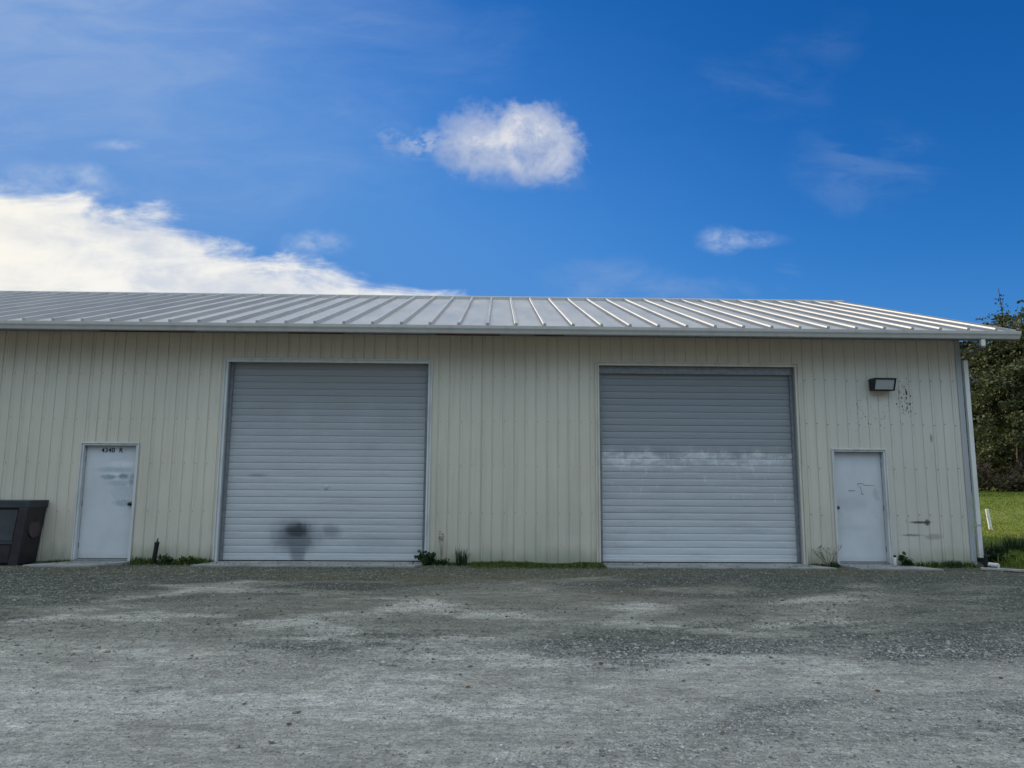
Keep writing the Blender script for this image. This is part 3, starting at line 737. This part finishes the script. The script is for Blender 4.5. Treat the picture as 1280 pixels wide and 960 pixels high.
mb = MB(); mb.box(-.09,.09,-.022,-.004,-.08,.08); mb.build('wall_plate', M_BLACK, lamp)

# grit kicked up onto the concrete, dead leaves and twigs blown against the wall
def litter():
    n = 900; x = rng.uniform(-9.3, 10.5, n); y = -np.abs(rng.normal(0, .55, n))-.03
    k = fbm(x*1.3, y*1.5, 401, 3); ok = rng.random(n) < .1+1.5*(k-.3); x, y = x[ok], y[ok]
    n2 = 160; y2 = rng.uniform(-10, -.8, n2); x2 = rng.uniform(-1, 1, n2)*(y2+CAM_D)*.8; x, y = np.concatenate([x, x2]), np.concatenate([y, y2])
    z = height(x, y)+.010+np.where(y > -.5, .032, 0.)
    V, F = leaf_quads(np.column_stack([x, y, z]), .038, up=True)
    tag(np_mesh('leaf_litter', V, F, M_LITTER), 'dead brown leaves scattered on the yard and along the wall', 'leaf litter', kind='stuff')
    x = rng.uniform(-9, 8.6, 700); y = rng.uniform(-.5, .0, 700); on = np.zeros(700, bool)
    for a, b in ((LG[0],LG[1]),(RG[0],RG[1]),(LD[0],LD[1]),(RD[0],RD[1])): on |= (x > a) & (x < b)
    y = np.where(on, -.5+.5*rng.random(700)**1.7, y*.5)
    sx = rng.uniform(.004, .012, 700)
    L = OV[None]*(1+rng.uniform(-.3,.3,(700,6,1)))*np.array([1.1,.9,.6])*sx[:,None,None]
    zz = np.where(on, .036, height(x, y))
    V = L+np.stack([x, y, zz+.003], 1)[:,None,:]
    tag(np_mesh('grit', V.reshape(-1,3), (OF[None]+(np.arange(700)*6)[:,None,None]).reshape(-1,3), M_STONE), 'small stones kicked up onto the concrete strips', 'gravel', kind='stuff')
# ------------------------------------------------------------------ things by the wall
# the dark framed box at the left edge of the picture
bx = empty('storage_box', (-9.6, -.25, 0)); tag(bx, 'dark brown box with a grey panel front beside the numbered door', 'box')
BX1, BX0, BF, BH = .62+.12, -1.25, -.28, 1.11; LEAN = .12
def lean(pts): return [(x+LEAN*z/BH-.12, y, z) for x, y, z in pts]
def lbox(x0,x1,y0,y1,z0,z1):
    mb = MB(); mb.box(x0,x1,y0,y1,z0,z1); mb.v = lean(mb.v); return mb
mb = lbox(BX0,BX1,BF+.03,.215,.02,BH-.10); mb.build('carcass', M_DARKWOOD, bx, bevel=.008)
mb = lbox(BX0-.01,BX1+.015,BF-.02,.225,BH-.13,BH); mb.build('top_rail', M_SLATE, bx, bevel=.01)
mb = lbox(BX1-.16,BX1+.003,BF-.025,BF+.04,.0,BH-.13); mb.build('corner_post', M_DARKWOOD, bx, bevel=.01)
mb = lbox(BX0+.1,BX1-.19,BF+.012,BF+.035,.42,BH-.16); mb.build('front_panel', M_PANEL, bx, bevel=.004)
mb = lbox(BX0+.02,BX1-.16,BF-.012,BF+.028,.36,.41); mb.build('middle_rail', M_SLATE, bx, bevel=.004)
mb = lbox(BX0+.1,BX1-.18,BF+.0,BF+.026,.05,.35); mb.build('lower_board', M_DARKWOOD, bx, bevel=.004)
mb = MB(); mb.tube([lean([(BX1-.002,-.03,.62)])[0], lean([(BX1+.012,-.03,.62)])[0]], .16, 20); mb.build('side_disc', simple('dull_maroon_disc',(.07,.045,.05),.6), bx)
bx.location.x = at(46, 703, 0).x-BX1+.12
# black post with a small cap, by the wall between the numbered door and the left roll door
p = atz(199, 704, 0)
def standpipe(loc, h, r, lean_, label, cap, ribbed=False):
    o = empty('standpipe', loc); tag(o, label, 'pipe')
    mb = MB(); top = Vector((lean_*h, 0, h)); mb.tube([(0,0,-.05), top], [r, r*.95], 14); mb.build('pipe', M_BLACK, o)
    mb = MB(); mb.tube([top, top+Vector((0,0,.015)), top+Vector((0,0,.03))], [r*1.15, r*1.15, r*.6], 14); mb.build('collar', M_BLACK, o)
    mb = MB(); d = Vector((lean_,0,1)).normalized(); b0 = top+d*.03; k = []
    for i in range(cap): k += [(b0+d*(.035*i), .011), (b0+d*(.035*i+.012), .022 if i % 2 == 0 or ribbed else .012), (b0+d*(.035*i+.024), .022 if ribbed else .013)]
    mb.tube([a for a, _ in k], [b for _, b in k], 10); mb.build('spigot', M_BLACK if ribbed else M_KNOB, o)
    return o
standpipe((p.x-.03, -.16, 0), .36, .040, .12, 'short black pipe standing in weeds right of the numbered door', 2)
p = atz(1210, 706, 0); standpipe((p.x, -.13, 0), .20, .032, .10, 'thin black pipe leaning at the building corner beside the downspout', 4, True)
# small can on the step
p = at(1119.5, 711, -.12); can = empty('spray_can', (p.x, -.12, .036)); tag(can, 'small white can with dark cap beside the right entry door', 'can')
mb = MB(); mb.tube([(0,0,0),(0,0,.008),(0,0,.125),(0,0,.14)], [.029,.032,.032,.022], 16); mb.build('body', M_CAN, can)
mb = MB(); mb.tube([(0,0,.139),(0,0,.15),(0,0,.175),(0,0,.178)], [.023,.024,.024,.018], 14); mb.build('cap', M_BLACK, can)
# plastic pipe stake out in the field, leaning, and a plank in the grass
Y0 = 9.0; p = at(1239, 668, Y0); q = at(1234, 641.5, Y0)
st = MB(); st.tube([(0,0,-.15),(0,0,0),(q.x-p.x,0,q.z-p.z)], .05, 12); o = st.build('marker_stake', M_PVC, smooth=False, loc=(p.x, Y0, float(rise(np.array(p.x), np.array(Y0)))))
tag(o, 'leaning white plastic pipe stake standing in the grass field', 'stake')
p = atz(1266, 713, .03); mb = MB(); mb.box(-.55,.55,-.05,.05,0,.035); o = mb.build('plank', M_PLANK, bevel=.004, loc=(p.x+.1, p.y, .012)); o.rotation_euler = (0,0,-.55)
tag(o, 'weathered pale plank lying on the ground past the downspout', 'plank')

# ------------------------------------------------------------------ plants
def blades(n, pos, h, w, bend=.5, segs=2):
    """n grass blades: pos (n,3), h (n), w (n) -> V, F of tapered strips (two quads then a point as degenerate-free quads)"""
    a = rng.uniform(0, 2*np.pi, n); d = np.column_stack([np.cos(a), np.sin(a), np.zeros(n)]); s = np.column_stack([-np.sin(a), np.cos(a), np.zeros(n)])
    b = rng.uniform(.05, bend, n)
    up = np.array([0,0,1.])
    P0 = pos; P1 = pos+up*(h*.55)[:,None]+d*(h*b*.25)[:,None]; P2 = pos+up*(h*(1-.25*b))[:,None]+d*(h*b)[:,None]
    W = (s*w[:,None]*.5)
    V = np.stack([P0-W, P0+W, P1+W*.8, P1-W*.8, P2+W*.12, P2-W*.12], 1).reshape(-1,3)
    k = (np.arange(n)*6)[:,None]
    F = np.concatenate([k+np.array([[0,1,2,3]]), k+np.array([[3,2,4,5]])])
    return V, F
# field grass: right of the building, thinning with distance
def field_grass():
    n = 150000
    dpt = 12.2+(rng.random(n)**1.5)*42; u = rng.uniform(.52, .98, n); x = dpt*u; y = dpt-CAM_D
    lo, du, mo, gr, rd = layers(x, y)
    ok = (rng.random(n) < gr*1.2) & (x > 9.15)
    x, y, dpt = x[ok], y[ok], dpt[ok]; k = len(x)
    patch = fbm(x*.35, y*.35, 83, 3)
    tall = np.where(y < 3.5, .10+.22*patch, .035+.09*patch**2)
    h = tall*rng.uniform(.5, 1.3, k); w = .004+.00075*dpt*rng.uniform(.6,1.4,k)
    V, F = blades(k, np.column_stack([x, y, height(x, y)-.01]), h, w, .9)
    tag(np_mesh('field_grass', V, F, M_GRASS), 'bright green grass of the field behind the building', 'grass', kind='stuff')
field_grass()
# low grass and moss along the foot of the wall
def wall_grass():
    P = []; H = []; W = []
    for (a, b, n, hh, dep) in ((545,600,500,.05,.2),(590,752,7500,.066,.5),(168,268,1300,.09,.28),(62,92,260,.07,.15),(1120,1215,900,.085,.22),(1006,1040,200,.06,.15),(300,520,420,.02,.7)):
        xa, xb = at(a, 704).x, at(b, 706).x
        x = rng.uniform(xa, xb, n); y = -.01-np.abs(rng.normal(0, .5, n))*dep
        if a == 300: y -= .5
        k = fbm(x*2.2, y*2.2, 91, 3); keep_ = rng.random(n) < .2+1.3*k
        x, y, k = x[keep_], y[keep_], k[keep_]
        P.append(np.column_stack([x, y, np.zeros(len(x))-.005])); H.append(hh*(.35+1.2*k)*rng.uniform(.5,1.5,len(x))); W.append(rng.uniform(.006,.013,len(x)))
    P, H, W = np.concatenate(P), np.concatenate(H), np.concatenate(W)
    V, F = blades(len(P), P, H, W, 1.1)
    tag(np_mesh('wall_grass', V, F, M_WALLGRASS), 'low strips of grass and moss along the foot of the wall', 'grass', kind='stuff')
wall_grass()
def leaf_quads(C, size, up=False):
    """leaf-shaped faces (a six-corner outline as two quads) around centres C"""
    n = len(C); a = rng.normal(size=(n,3)); a[:,2] *= .12 if up else .7; a /= np.linalg.norm(a,axis=1)[:,None]
    b = np.cross(a, np.array([[0,0,1.]])+rng.normal(size=(n,3))*.25) if up else np.cross(a, rng.normal(size=(n,3)))
    b /= np.linalg.norm(b,axis=1)[:,None]
    c = np.cross(a, b)
    s = (size*rng.uniform(.6, 1.35, n))[:,None]
    A, B, Cc = a*s, b*s*.36, c*s*.10
    V = np.stack([C-A*.5, C-A*.15+B+Cc, C+A*.25+B*.8+Cc, C+A*.55, C+A*.25-B*.8+Cc, C-A*.15-B+Cc], 1).reshape(-1,3)
    k = (np.arange(n)*6)[:,None]
    return V, np.concatenate([k+np.array([[0,1,2,3]]), k+np.array([[0,3,4,5]])])
litter()
def weed(px, Y, h, rad, n, label, mat_, name='weed_clump', leaf=.05, grassy=False, stems=6):
    b = at(px, 705, Y); loc = (b.x, Y, 0)
    o = empty(name, loc); tag(o, label, 'weed')
    if grassy:
        a = rng.uniform(0,2*np.pi,n); r = rad*.35*np.sqrt(rng.random(n))
        V, F = blades(n, np.column_stack([r*np.cos(a), r*np.sin(a), np.zeros(n)]), h*rng.uniform(.45,1.15,n), rng.uniform(.007,.014,n), .8)
        np_mesh('blades', V, F, mat_, o)
    else:
        mb = MB(); pts = []
        for i in range(stems):
            a = rng.uniform(0,2*np.pi); rr = rad*rng.uniform(.3,1.); hh = h*rng.uniform(.5,1.1)
            tip = Vector((rr*math.cos(a), rr*math.sin(a)*.7, hh)); mid = Vector((tip.x*.35, tip.y*.35, hh*.6))
            mb.tube([(0,0,-.02), mid, tip], [.006,.004,.002], 5)
            for t in np.linspace(.15, 1., max(2, n//stems)):
                q = mid*t*2*(1-t)+tip*t*t; pts.append(q+Vector(rng.normal(0,.022,3)))
        mb.build('stems', M_DRY if mat_ is M_DRY else M_WEED, o)
        C = np.array([tuple(p) for p in pts]); C[:,2] = np.maximum(C[:,2], .01)
        V, F = leaf_quads(C, leaf); np_mesh('leaves', V, F, mat_, o)
    return o
weed(533, -.14, .19, .19, 420, 'dark leafy weed clump against the right jamb of the sooty roll-up door', M_WEED, leaf=.06, stems=22)
weed(552, -.12, .09, .14, 160, 'low dark weed just right of the leafy clump by the sooty door', M_WEED, leaf=.045, stems=12)
weed(577, -.15, .33, .30, 110, 'spiky grass tuft between the two roll-up doors', M_WEED, 'grass_tuft', grassy=True)
weed(1136, -.15, .19, .18, 70, 'broad-leaved weed growing right of the white can', M_WEED, leaf=.095, stems=9)
weed(1043, -.2, .12, .22, 110, 'low grassy weed at the left foot of the right entry door', M_WEED, 'grass_tuft', grassy=True)
weed(206, -.2, .12, .25, 260, 'dark weed clump around the short black pipe', M_WEED, leaf=.05, stems=16)
weed(237, -.16, .12, .2, 160, 'green weed clump between the black pipe and the sooty door', M_WALLGRASS, leaf=.05, stems=12)
weed(1192, -.14, .14, .35, 200, 'dark grass tuft left of the thin black pipe at the corner', M_WEED, 'grass_tuft', grassy=True)
for (px, Y, h, rad, n, lb) in ((1247, .9, .42, .55, 420, 'tall dark grass clump in the shade just past the downspout'), (1272, 1.8, .5, .7, 500, 'tall dark grass clump at the right edge behind the plank')):
    weed(px, Y, h, rad, n, lb, M_WEED, 'grass_tuft', grassy=True)
weed(1256, .25, .22, .35, 240, 'low leafy weed in the shade behind the plank', M_WEED, leaf=.07, stems=14)
def dry_weed(px, Y, h, spread, n, label):
    b = at(px, 706, Y); o = empty('dry_weed', (b.x, Y, 0)); tag(o, label, 'weed')
    mb = MB(); heads = []
    for i in range(n):
        a = rng.uniform(-1, 1); hh = h*rng.uniform(.45, 1.); tip = Vector((spread*a, rng.uniform(-.06,.06), hh)); mid = Vector((spread*a*.45, 0, hh*.55))
        mb.tube([(rng.normal(0,.01),0,-.02), mid, tip], [.005,.004,.002], 5)
        for j in range(3):
            t = rng.uniform(.5,1); q = mid.lerp(tip, t); e = q+Vector((rng.normal(0,.05), rng.normal(0,.03), rng.uniform(.02,.08)))
            mb.tube([q, e], [.003,.0015], 4); heads.append(e)
    mb.build('stalks', M_DRY, o)
    C = np.array([tuple(p) for p in heads]); C = np.repeat(C, 3, 0)+rng.normal(0,.012,(len(C)*3,3)); V, F = leaf_quads(C, .022); np_mesh('seed_heads', V, F, M_DRY, o)['kind'] = 'stuff'
dry_weed(552, -.06, .66, .06, 3, 'thin dry weed stalk against the siding right of the sooty door')
dry_weed(1036, -.16, .42, .30, 9, 'dry bare weed stalks at the left foot of the right entry door')

# ---- trees beyond the field
def tree(name, label, base, H, crown_r, crown_lo, n_leaf, lmat, seed, leaf=.20, clumps=60, group='trees beyond the field'):
    r = np.random.default_rng(seed); o = empty(name, base); tag(o, label, 'tree', group)
    mb = MB(); top = Vector((r.normal(0,.3), r.normal(0,.3), H*.86))
    tr = [Vector((0,0,-.3)), Vector((.05,0,H*.2)), Vector((top.x*.5+.15, top.y*.5, H*.5)), top]
    mb.tube(tr, [H*.032, H*.024, H*.015, H*.004], 9)
    cs = []
    for i in range(clumps):
        t = r.uniform(0, 1)**.85; z = H*(crown_lo+(1-crown_lo)*t)
        prof = math.sqrt(max(.03, 1-abs((t-.38)/.64)**2.2))
        a = r.uniform(0, 2*math.pi); rad = crown_r*prof*r.uniform(.35, 1.05)
        cs.append((Vector((top.x*t+rad*math.cos(a), top.y*t+rad*math.sin(a), z*(1-.02*r.random()))), crown_r*r.uniform(.16,.32)))
    for i, (c, s) in enumerate(cs):
        if i % 2 == 0:
            z0 = max(H*.12, c.z-Vector((c.x,c.y,0)).length*.8); st_ = Vector((0,0,z0)).lerp(top, 0)+Vector((top.x*z0/H, top.y*z0/H, 0))
            mb.tube([st_, st_.lerp(c,.55)+Vector((0,0,.25)), c], [H*.010, H*.006, H*.002], 5, False)
    mb.build('trunk', M_BARK, o)
    per = n_leaf//clumps; P = []
    for c, s in cs:
        q = r.normal(size=(per,3)); q /= np.linalg.norm(q,axis=1)[:,None]; q *= (r.random((per,1))**.45)*s*np.array([1.15,1.15,.72])
        P.append(q+np.array(tuple(c)))
    P = np.concatenate(P); V, F = leaf_quads(P, leaf)
    np_mesh('crown', V, F, lmat, o)
    return o
def pos_at(px, depth):
    p = at(px, 612, depth-CAM_D); return (p.x, depth-CAM_D, float(rise(np.array(p.x), np.array(depth-CAM_D))))
def pos_top(px, py, depth):
    p = at(px, py, depth-CAM_D); return (p.x, depth-CAM_D, float(rise(np.array(p.x), np.array(depth-CAM_D))))
def top_h(py, px, depth, base): return at(px, py, depth-CAM_D).z-base[2]
b = pos_top(1300, 383, 47); tree('broadleaf_tree', 'big olive green tree at the right edge, rounded crown', b, top_h(383,1310,47,b), 5.2, .10, 26000, M_LEAF_A, 1, .21, 110)
b = pos_top(1262, 455, 44); tree('broadleaf_tree', 'lower bushy olive tree in front of the big tree', b, top_h(455,1262,44,b), 2.6, .05, 11000, M_LEAF_A, 2, .19, 60)
b = pos_top(1232, 405, 52); tree('broadleaf_tree', 'dark green tree showing just past the building corner', b, top_h(405,1232,52,b), 3.0, .12, 14000, M_LEAF_B, 3, .22, 70)
b = pos_top(1195, 418, 55); tree('broadleaf_tree', 'dark tree mostly hidden behind the building corner', b, top_h(418,1195,55,b), 3.6, .08, 12000, M_LEAF_B, 6, .22, 60)
b = pos_at(1385, 50); tree('broadleaf_tree', 'tall dark tree outside the right edge', b, 13., 5., .1, 14000, M_LEAF_B, 4, .24, 70)
for (px, dp, py, cr, lf, sd_, lb) in ((1216,62,505,3.2,M_LEAF_B,31,'low dark tree behind, filling the gap past the downspout'),(1250,64,470,3.6,M_LEAF_B,32,'dark tree behind, below the conifer tip'),
                             (1290,63,440,4.,M_LEAF_B,33,'dark tree deep behind the big olive tree'),(1345,60,450,4.2,M_LEAF_B,34,'dark bushy tree behind, outside the right edge'),(1160,62,430,3.6,M_LEAF_B,35,'dark tree hidden behind the building'),(1085,60,440,4.0,M_LEAF_B,36,'dark round tree farther left behind the building'),(1010,64,450,4.2,M_LEAF_A,37,'olive tree farthest left behind the building')):
    b = pos_top(px, py, dp); tree('broadleaf_tree', lb, b, top_h(py, px, dp, b), cr, .0, 9000, lf, sd_, .30, 60)
def conifer(px, depth, py_top, seed, label):
    r = np.random.default_rng(seed); base = pos_top(px+3, py_top, depth); H = top_h(py_top, px, depth, base)
    o = empty('conifer_tree', base); tag(o, label, 'tree', 'trees beyond the field')
    mb = MB(); mb.tube([(0,0,-.3),(0,0,H*.5),(-.15,0,H*.82),(-.35,0,H)], [H*.02,H*.012,.05,.018], 8); P = []; S = []
    z = H*.18
    while z < H*.97:
        t = z/H; ln = (1-t)**.8*H*.22+.10; k = 5 if t < .85 else 1
        for j in range(k):
            a = r.uniform(0,2*math.pi); l = ln*r.uniform(.6,1.1); x0 = -.35*max(0,(t-.7)/.3)
            tip = Vector((x0+l*math.cos(a), l*math.sin(a), z-l*.22+ .1)); mid = Vector((x0+l*.5*math.cos(a), l*.5*math.sin(a), z+.02))
            mb.tube([(x0,0,z), mid, tip], [.03*(1-t)+.012,.02*(1-t)+.008,.006], 4, False)
            m_ = int((14 if t > .86 else 46)*(l/1.5+.2))
            s = r.random(m_); q = np.outer(s, np.array(tuple(tip-Vector((x0,0,z)))))+np.array([x0,0,z]); q += r.normal(0, .13+.10*(1-t), (m_,3))*np.array([1,1,.6]); P.append(q)
        z += .34*(1.25-t*.6) if t < .86 else r.uniform(.12, .34)
    mb.build('trunk', M_BARK, o); V, F = leaf_quads(np.concatenate(P), .17); np_mesh('crown', V, F, M_NEEDLE, o)
conifer(1250, 58, 360, 9, 'dark conifer with a bare thin tip rising above the other trees')
# bramble hedge at the far edge of the field
def bramble():
    base = pos_at(1262, 41); o = empty('bramble_hedge', base); tag(o, 'brown tangled bramble hedge along the far edge of the field', 'hedge')
    r = np.random.default_rng(12); P = []; mb = MB()
    for i in range(110):
        x = r.uniform(-14, 10); y = r.uniform(-1.0, 2.5); hh = r.uniform(.9, 2.1); s = r.uniform(.4,.9)
        k = 210; q = r.normal(size=(k,3)); q /= np.linalg.norm(q,axis=1)[:,None]; q *= r.random((k,1))**.5*np.array([s, s, hh*.5]); P.append(q+np.array([x,y,hh*.48]))
        for j in range(3):
            a = r.uniform(0,6.28); l = r.uniform(.5,1.3)
            mb.tube([(x,y,0),(x+.3*l*math.cos(a),y+.3*l*math.sin(a),hh*1.05),(x+l*math.cos(a),y+l*math.sin(a),hh*.75)], [.02,.015,.008], 4, False)
    mb.build('canes', M_CANE, o); V, F = leaf_quads(np.concatenate(P), .17); np_mesh('leaves', V, F, M_BRAMBLE, o)
bramble()

# ------------------------------------------------------------------ light
SUN_AZ, SUN_EL = R(46), R(15.6)                      # azimuth measured left of +y
sd = Vector((-math.sin(SUN_AZ)*math.cos(SUN_EL), math.cos(SUN_AZ)*math.cos(SUN_EL), math.sin(SUN_EL)))
ld = bpy.data.lights.new('sun', 'SUN'); lo_ = bpy.data.objects.new('sun', ld); COL.objects.link(lo_)
ld.energy = 5.0; ld.angle = R(.55); ld.color = (1,.86,.68)
lo_.rotation_euler = (-sd).to_track_quat('-Z','Y').to_euler()

w = bpy.data.worlds.new('World'); scene.world = w; w.use_nodes = True
t = NT(w.node_tree)
sky = t.n('ShaderNodeTexSky', sky_type='NISHITA'); sky.sun_disc = False; sky.sun_elevation = SUN_EL; sky.sun_rotation = -SUN_AZ
sky.air_density = 1.; sky.dust_density = .4; sky.ozone_density = 2.5; sky.altitude = 100
tc = t.n('ShaderNodeTexCoord'); D = tc.outputs['Generated']; dx_, dy_, dz_ = t.xyz(D)
yy = t.mx(dy_, .02); U = t.m('DIVIDE', dx_, yy); Vv = t.m('DIVIDE', dz_, yy)
front = t.ss(dy_, .05, .2)
UVW = t.comb(U, Vv, .3)
# the camera's deep blue rendition of that sky: a power curve per channel
sc_ = t.n('ShaderNodeVectorMath', operation='SCALE'); t.set(sc_.inputs[0], sky.outputs[0]); sc_.inputs[3].default_value = .1
sr, sg, sb = t.xyz(sc_.outputs[0])
sr, sg, sb = (t.m('SMOOTH_MIN', a, b, c) for a, b, c in ((sr, .19, .08), (sg, .30, .1), (sb, .42, .15)))
base = t.comb(t.mul(t.m('POWER', sr, 2.5), 50.), t.mul(t.m('POWER', sg, 1.2), 11.2), t.mul(sb, 15.6))
CL = 1/.1                                             # cloud radiance 1 at strength .1
def cl(c, k=1.): return tuple(x*CL*k for x in c)
def ellipse(px, py, rx, ry, nz, amp, soft):
    u0, v0 = uv(px, py); u1, _ = uv(px+rx, py); _, v1 = uv(px, py-ry)
    return blob(t, U, Vv, u0, v0, u1-u0, v1-v0, nz, amp, soft)
n1 = t.noise(t.vscale(UVW,(1,1.35,1)), 9, 8, .62, .3); n2 = t.noise(t.vscale(UVW,(1,2.6,1),(3,1,0)), 4, 8, .6, .4); n3 = t.noise(t.vscale(UVW,(1,1.2,1),(.02,-.015,0)), 9, 8, .62, .3)
n4 = t.noise(t.vscale(UVW,(1,3,1),(7,2,0)), 6, 7, .6, .6)
col = base
# thin veil, upper left
u_a, v_a = uv(0, 40); veil = t.mul(ellipse(-60, 10, 400, 230, n2, .8, .9), t.ss(n4, .3, .7, .34, .62))
col = t.mix(veil, col, cl((.36,.47,.70)))
veil2 = t.mul(ellipse(200, 230, 480, 200, n2, .3, .9), .2); col = t.mix(t.mul(veil2, .6), col, cl((.22,.42,.76)))
for (px,py,rx,ry,a) in ((1085,212,70,36,.19),(955,112,60,28,.10),(1030,50,40,26,.10),(770,352,60,22,.3),(985,345,14,14,.3),(870,365,50,12,.25)):
    col = t.mix(t.mul(t.mul(ellipse(px,py,rx,ry,n1,1.5,.9), t.ss(n4, .35, .65)), a), col, cl((.30,.42,.66)))
# central puff with its tail, and small wisps; edges torn by a warped noise
wv = t.n('ShaderNodeVectorMath', operation='ADD'); wn = t.n('ShaderNodeTexNoise'); t.set(wn.inputs['Vector'], UVW); wn.inputs['Scale'].default_value = 16; wn.inputs['Detail'].default_value = 3
ws = t.n('ShaderNodeVectorMath', operation='SCALE'); t.set(ws.inputs[0], wn.outputs['Color']); ws.inputs[3].default_value = .022
t.set(wv.inputs[0], UVW); t.set(wv.inputs[1], ws.outputs[0]); WUV = wv.outputs[0]
nA = t.noise(WUV, 15, 9, .62, .15); nB = t.noise(t.vscale(WUV, (1,1.6,1), (1.3,.4,0)), 34, 7, .65, .2); nS = t.noise(t.vscale(WUV, (1,1,1), (.016,-.020,0)), 15, 9, .62, .15)
nE = t.add(t.mul(nA, .8), t.mul(nB, .2))
puff = t.mx(ellipse(664,181,60,44,nE,1.15,.36), t.mul(ellipse(604,186,48,40,nE,1.5,.48), .9))
tail = t.mul(t.mul(ellipse(532,180,46,16,nE,1.9,.8), .5), t.ss(nB, .42, .62))
low = t.mul(ellipse(640,222,60,12,nE,1.8,.9), .25)
sh = t.add(t.mul(t.sub(nA, nS), 3.6), t.mul(t.sub(nB,.5), .45))
topw = t.ss(Vv, uv(640,228)[1], uv(640,150)[1], -.22, .22)
lit = t.add(sh, topw); pc = t.mix(t.lin(lit, -1.0, .7), cl((.22,.33,.60)), cl((.62,.66,.76))); pc = t.mix(t.ss(lit, .15, .9), pc, cl((.72,.73,.78)))
dens = t.mx(t.mx(puff, tail), low)
col = t.mix(t.m('MINIMUM', t.mul(dens, t.ss(nE, .22, .5, .62, 1.)), 1.), col, pc)
for (px,py,rx,ry,a) in ((899,300,20,11,.5),(938,299,30,7,.42),(148,181,24,6,.6),(118,218,18,10,.4),(392,302,30,12,.6),(80,236,54,12,.5),(60,214,40,8,.35)):
    w_ = t.mul(ellipse(px,py,rx,ry,nE,1.7,.9), t.ss(nB, .2, .8))
    col = t.mix(t.mul(w_, a), col, cl((.56,.65,.80)))
# bright bank low on the left, towards the sun
pts = [(-500,150),(-150,215),(0,240),(120,246),(200,262),(262,300),(345,322),(400,336),(470,352),(545,374),(620,400)]
us = [uv(*p) for p in pts]; lo_u, hi_u = us[0][0], us[-1][0]; vmax = 1.2
vb = t.ramp(t.lin(U, lo_u, hi_u), [((u-lo_u)/(hi_u-lo_u), v/vmax) for u, v in us]); vb = t.mul(vb, vmax)
dv = t.add(t.sub(vb, Vv), t.add(t.mul(t.sub(n4, .5), .13), t.mul(t.sub(n1, .5), .05)))
dv = t.add(dv, t.mul(t.sub(nE, .5), .05)); bank = t.mul(t.mul(t.ss(dv, -.016, .036), front), t.ss(U, uv(570,380)[0], uv(760,380)[0], 1., 0.))
bc = t.mix(t.ss(t.add(t.add(t.mul(n4,.45), t.mul(n2,.25)), t.mul(nE,.3)), .40, .62), cl((.62,.67,.76)), cl((.93,.92,.875)))
bc = t.mix(t.ss(U, -.85, -.5, .75, 0.), bc, cl((1.0,.96,.84)))
col = t.mix(bank, col, bc)
# unseen bright clouds behind the camera, added to light the facade and yard
P3 = t.n('ShaderNodeVectorMath', operation='DIVIDE'); t.set(P3.inputs[0], D); zc = t.mx(t.add(dz_, .18), .05); t.set(P3.inputs[1], t.comb(zc, zc, zc))
nb = t.noise(P3.outputs[0], 1.1, 7, .6, .3)
cover = t.mul(t.ss(t.add(nb, t.mul(dy_, -.35)), .26, .50), t.ss(dy_, .12, -.25))
BACK = 1.5
bcol = t.mix(t.ss(nb, .4, .7), cl((.42,.61,.84), BACK), cl((.76,1.02,1.28), BACK))
hi_ = t.lin(dz_, .12, .8, .10, 1.68); bcol = t.mix(1., bcol, t.comb(hi_, hi_, hi_), 'MULTIPLY')
col = t.mix(cover, col, bcol)
nz_ = t.noise(D, 3.2, 6, .6, .3)                     # unseen bright cloud overhead, added to brighten the ground
zen = t.mul(t.ss(t.add(dz_, t.mul(t.sub(nz_, .5), .12)), .68, .84), .95)
col = t.mix(zen, col, t.mix(t.ss(nz_, .35, .7), cl((1.45,1.42,1.32)), cl((2.1,2.05,1.9))))
bg = t.n('ShaderNodeBackground'); t.set(bg.inputs[0], col); bg.inputs[1].default_value = .1
wo = t.n('ShaderNodeOutputWorld'); w.node_tree.links.new(bg.outputs[0], wo.inputs[0])

vs = scene.view_settings; scene.display_settings.display_device = 'sRGB'
vs.view_transform = 'Standard'; vs.look = 'None'; vs.exposure = 0.; vs.gamma = 1.; vs.use_curve_mapping = False
scene.render.resolution_x, scene.render.resolution_y = 1024, 768
scene.cycles.use_denoising = True
scene.cycles.max_bounces = 6
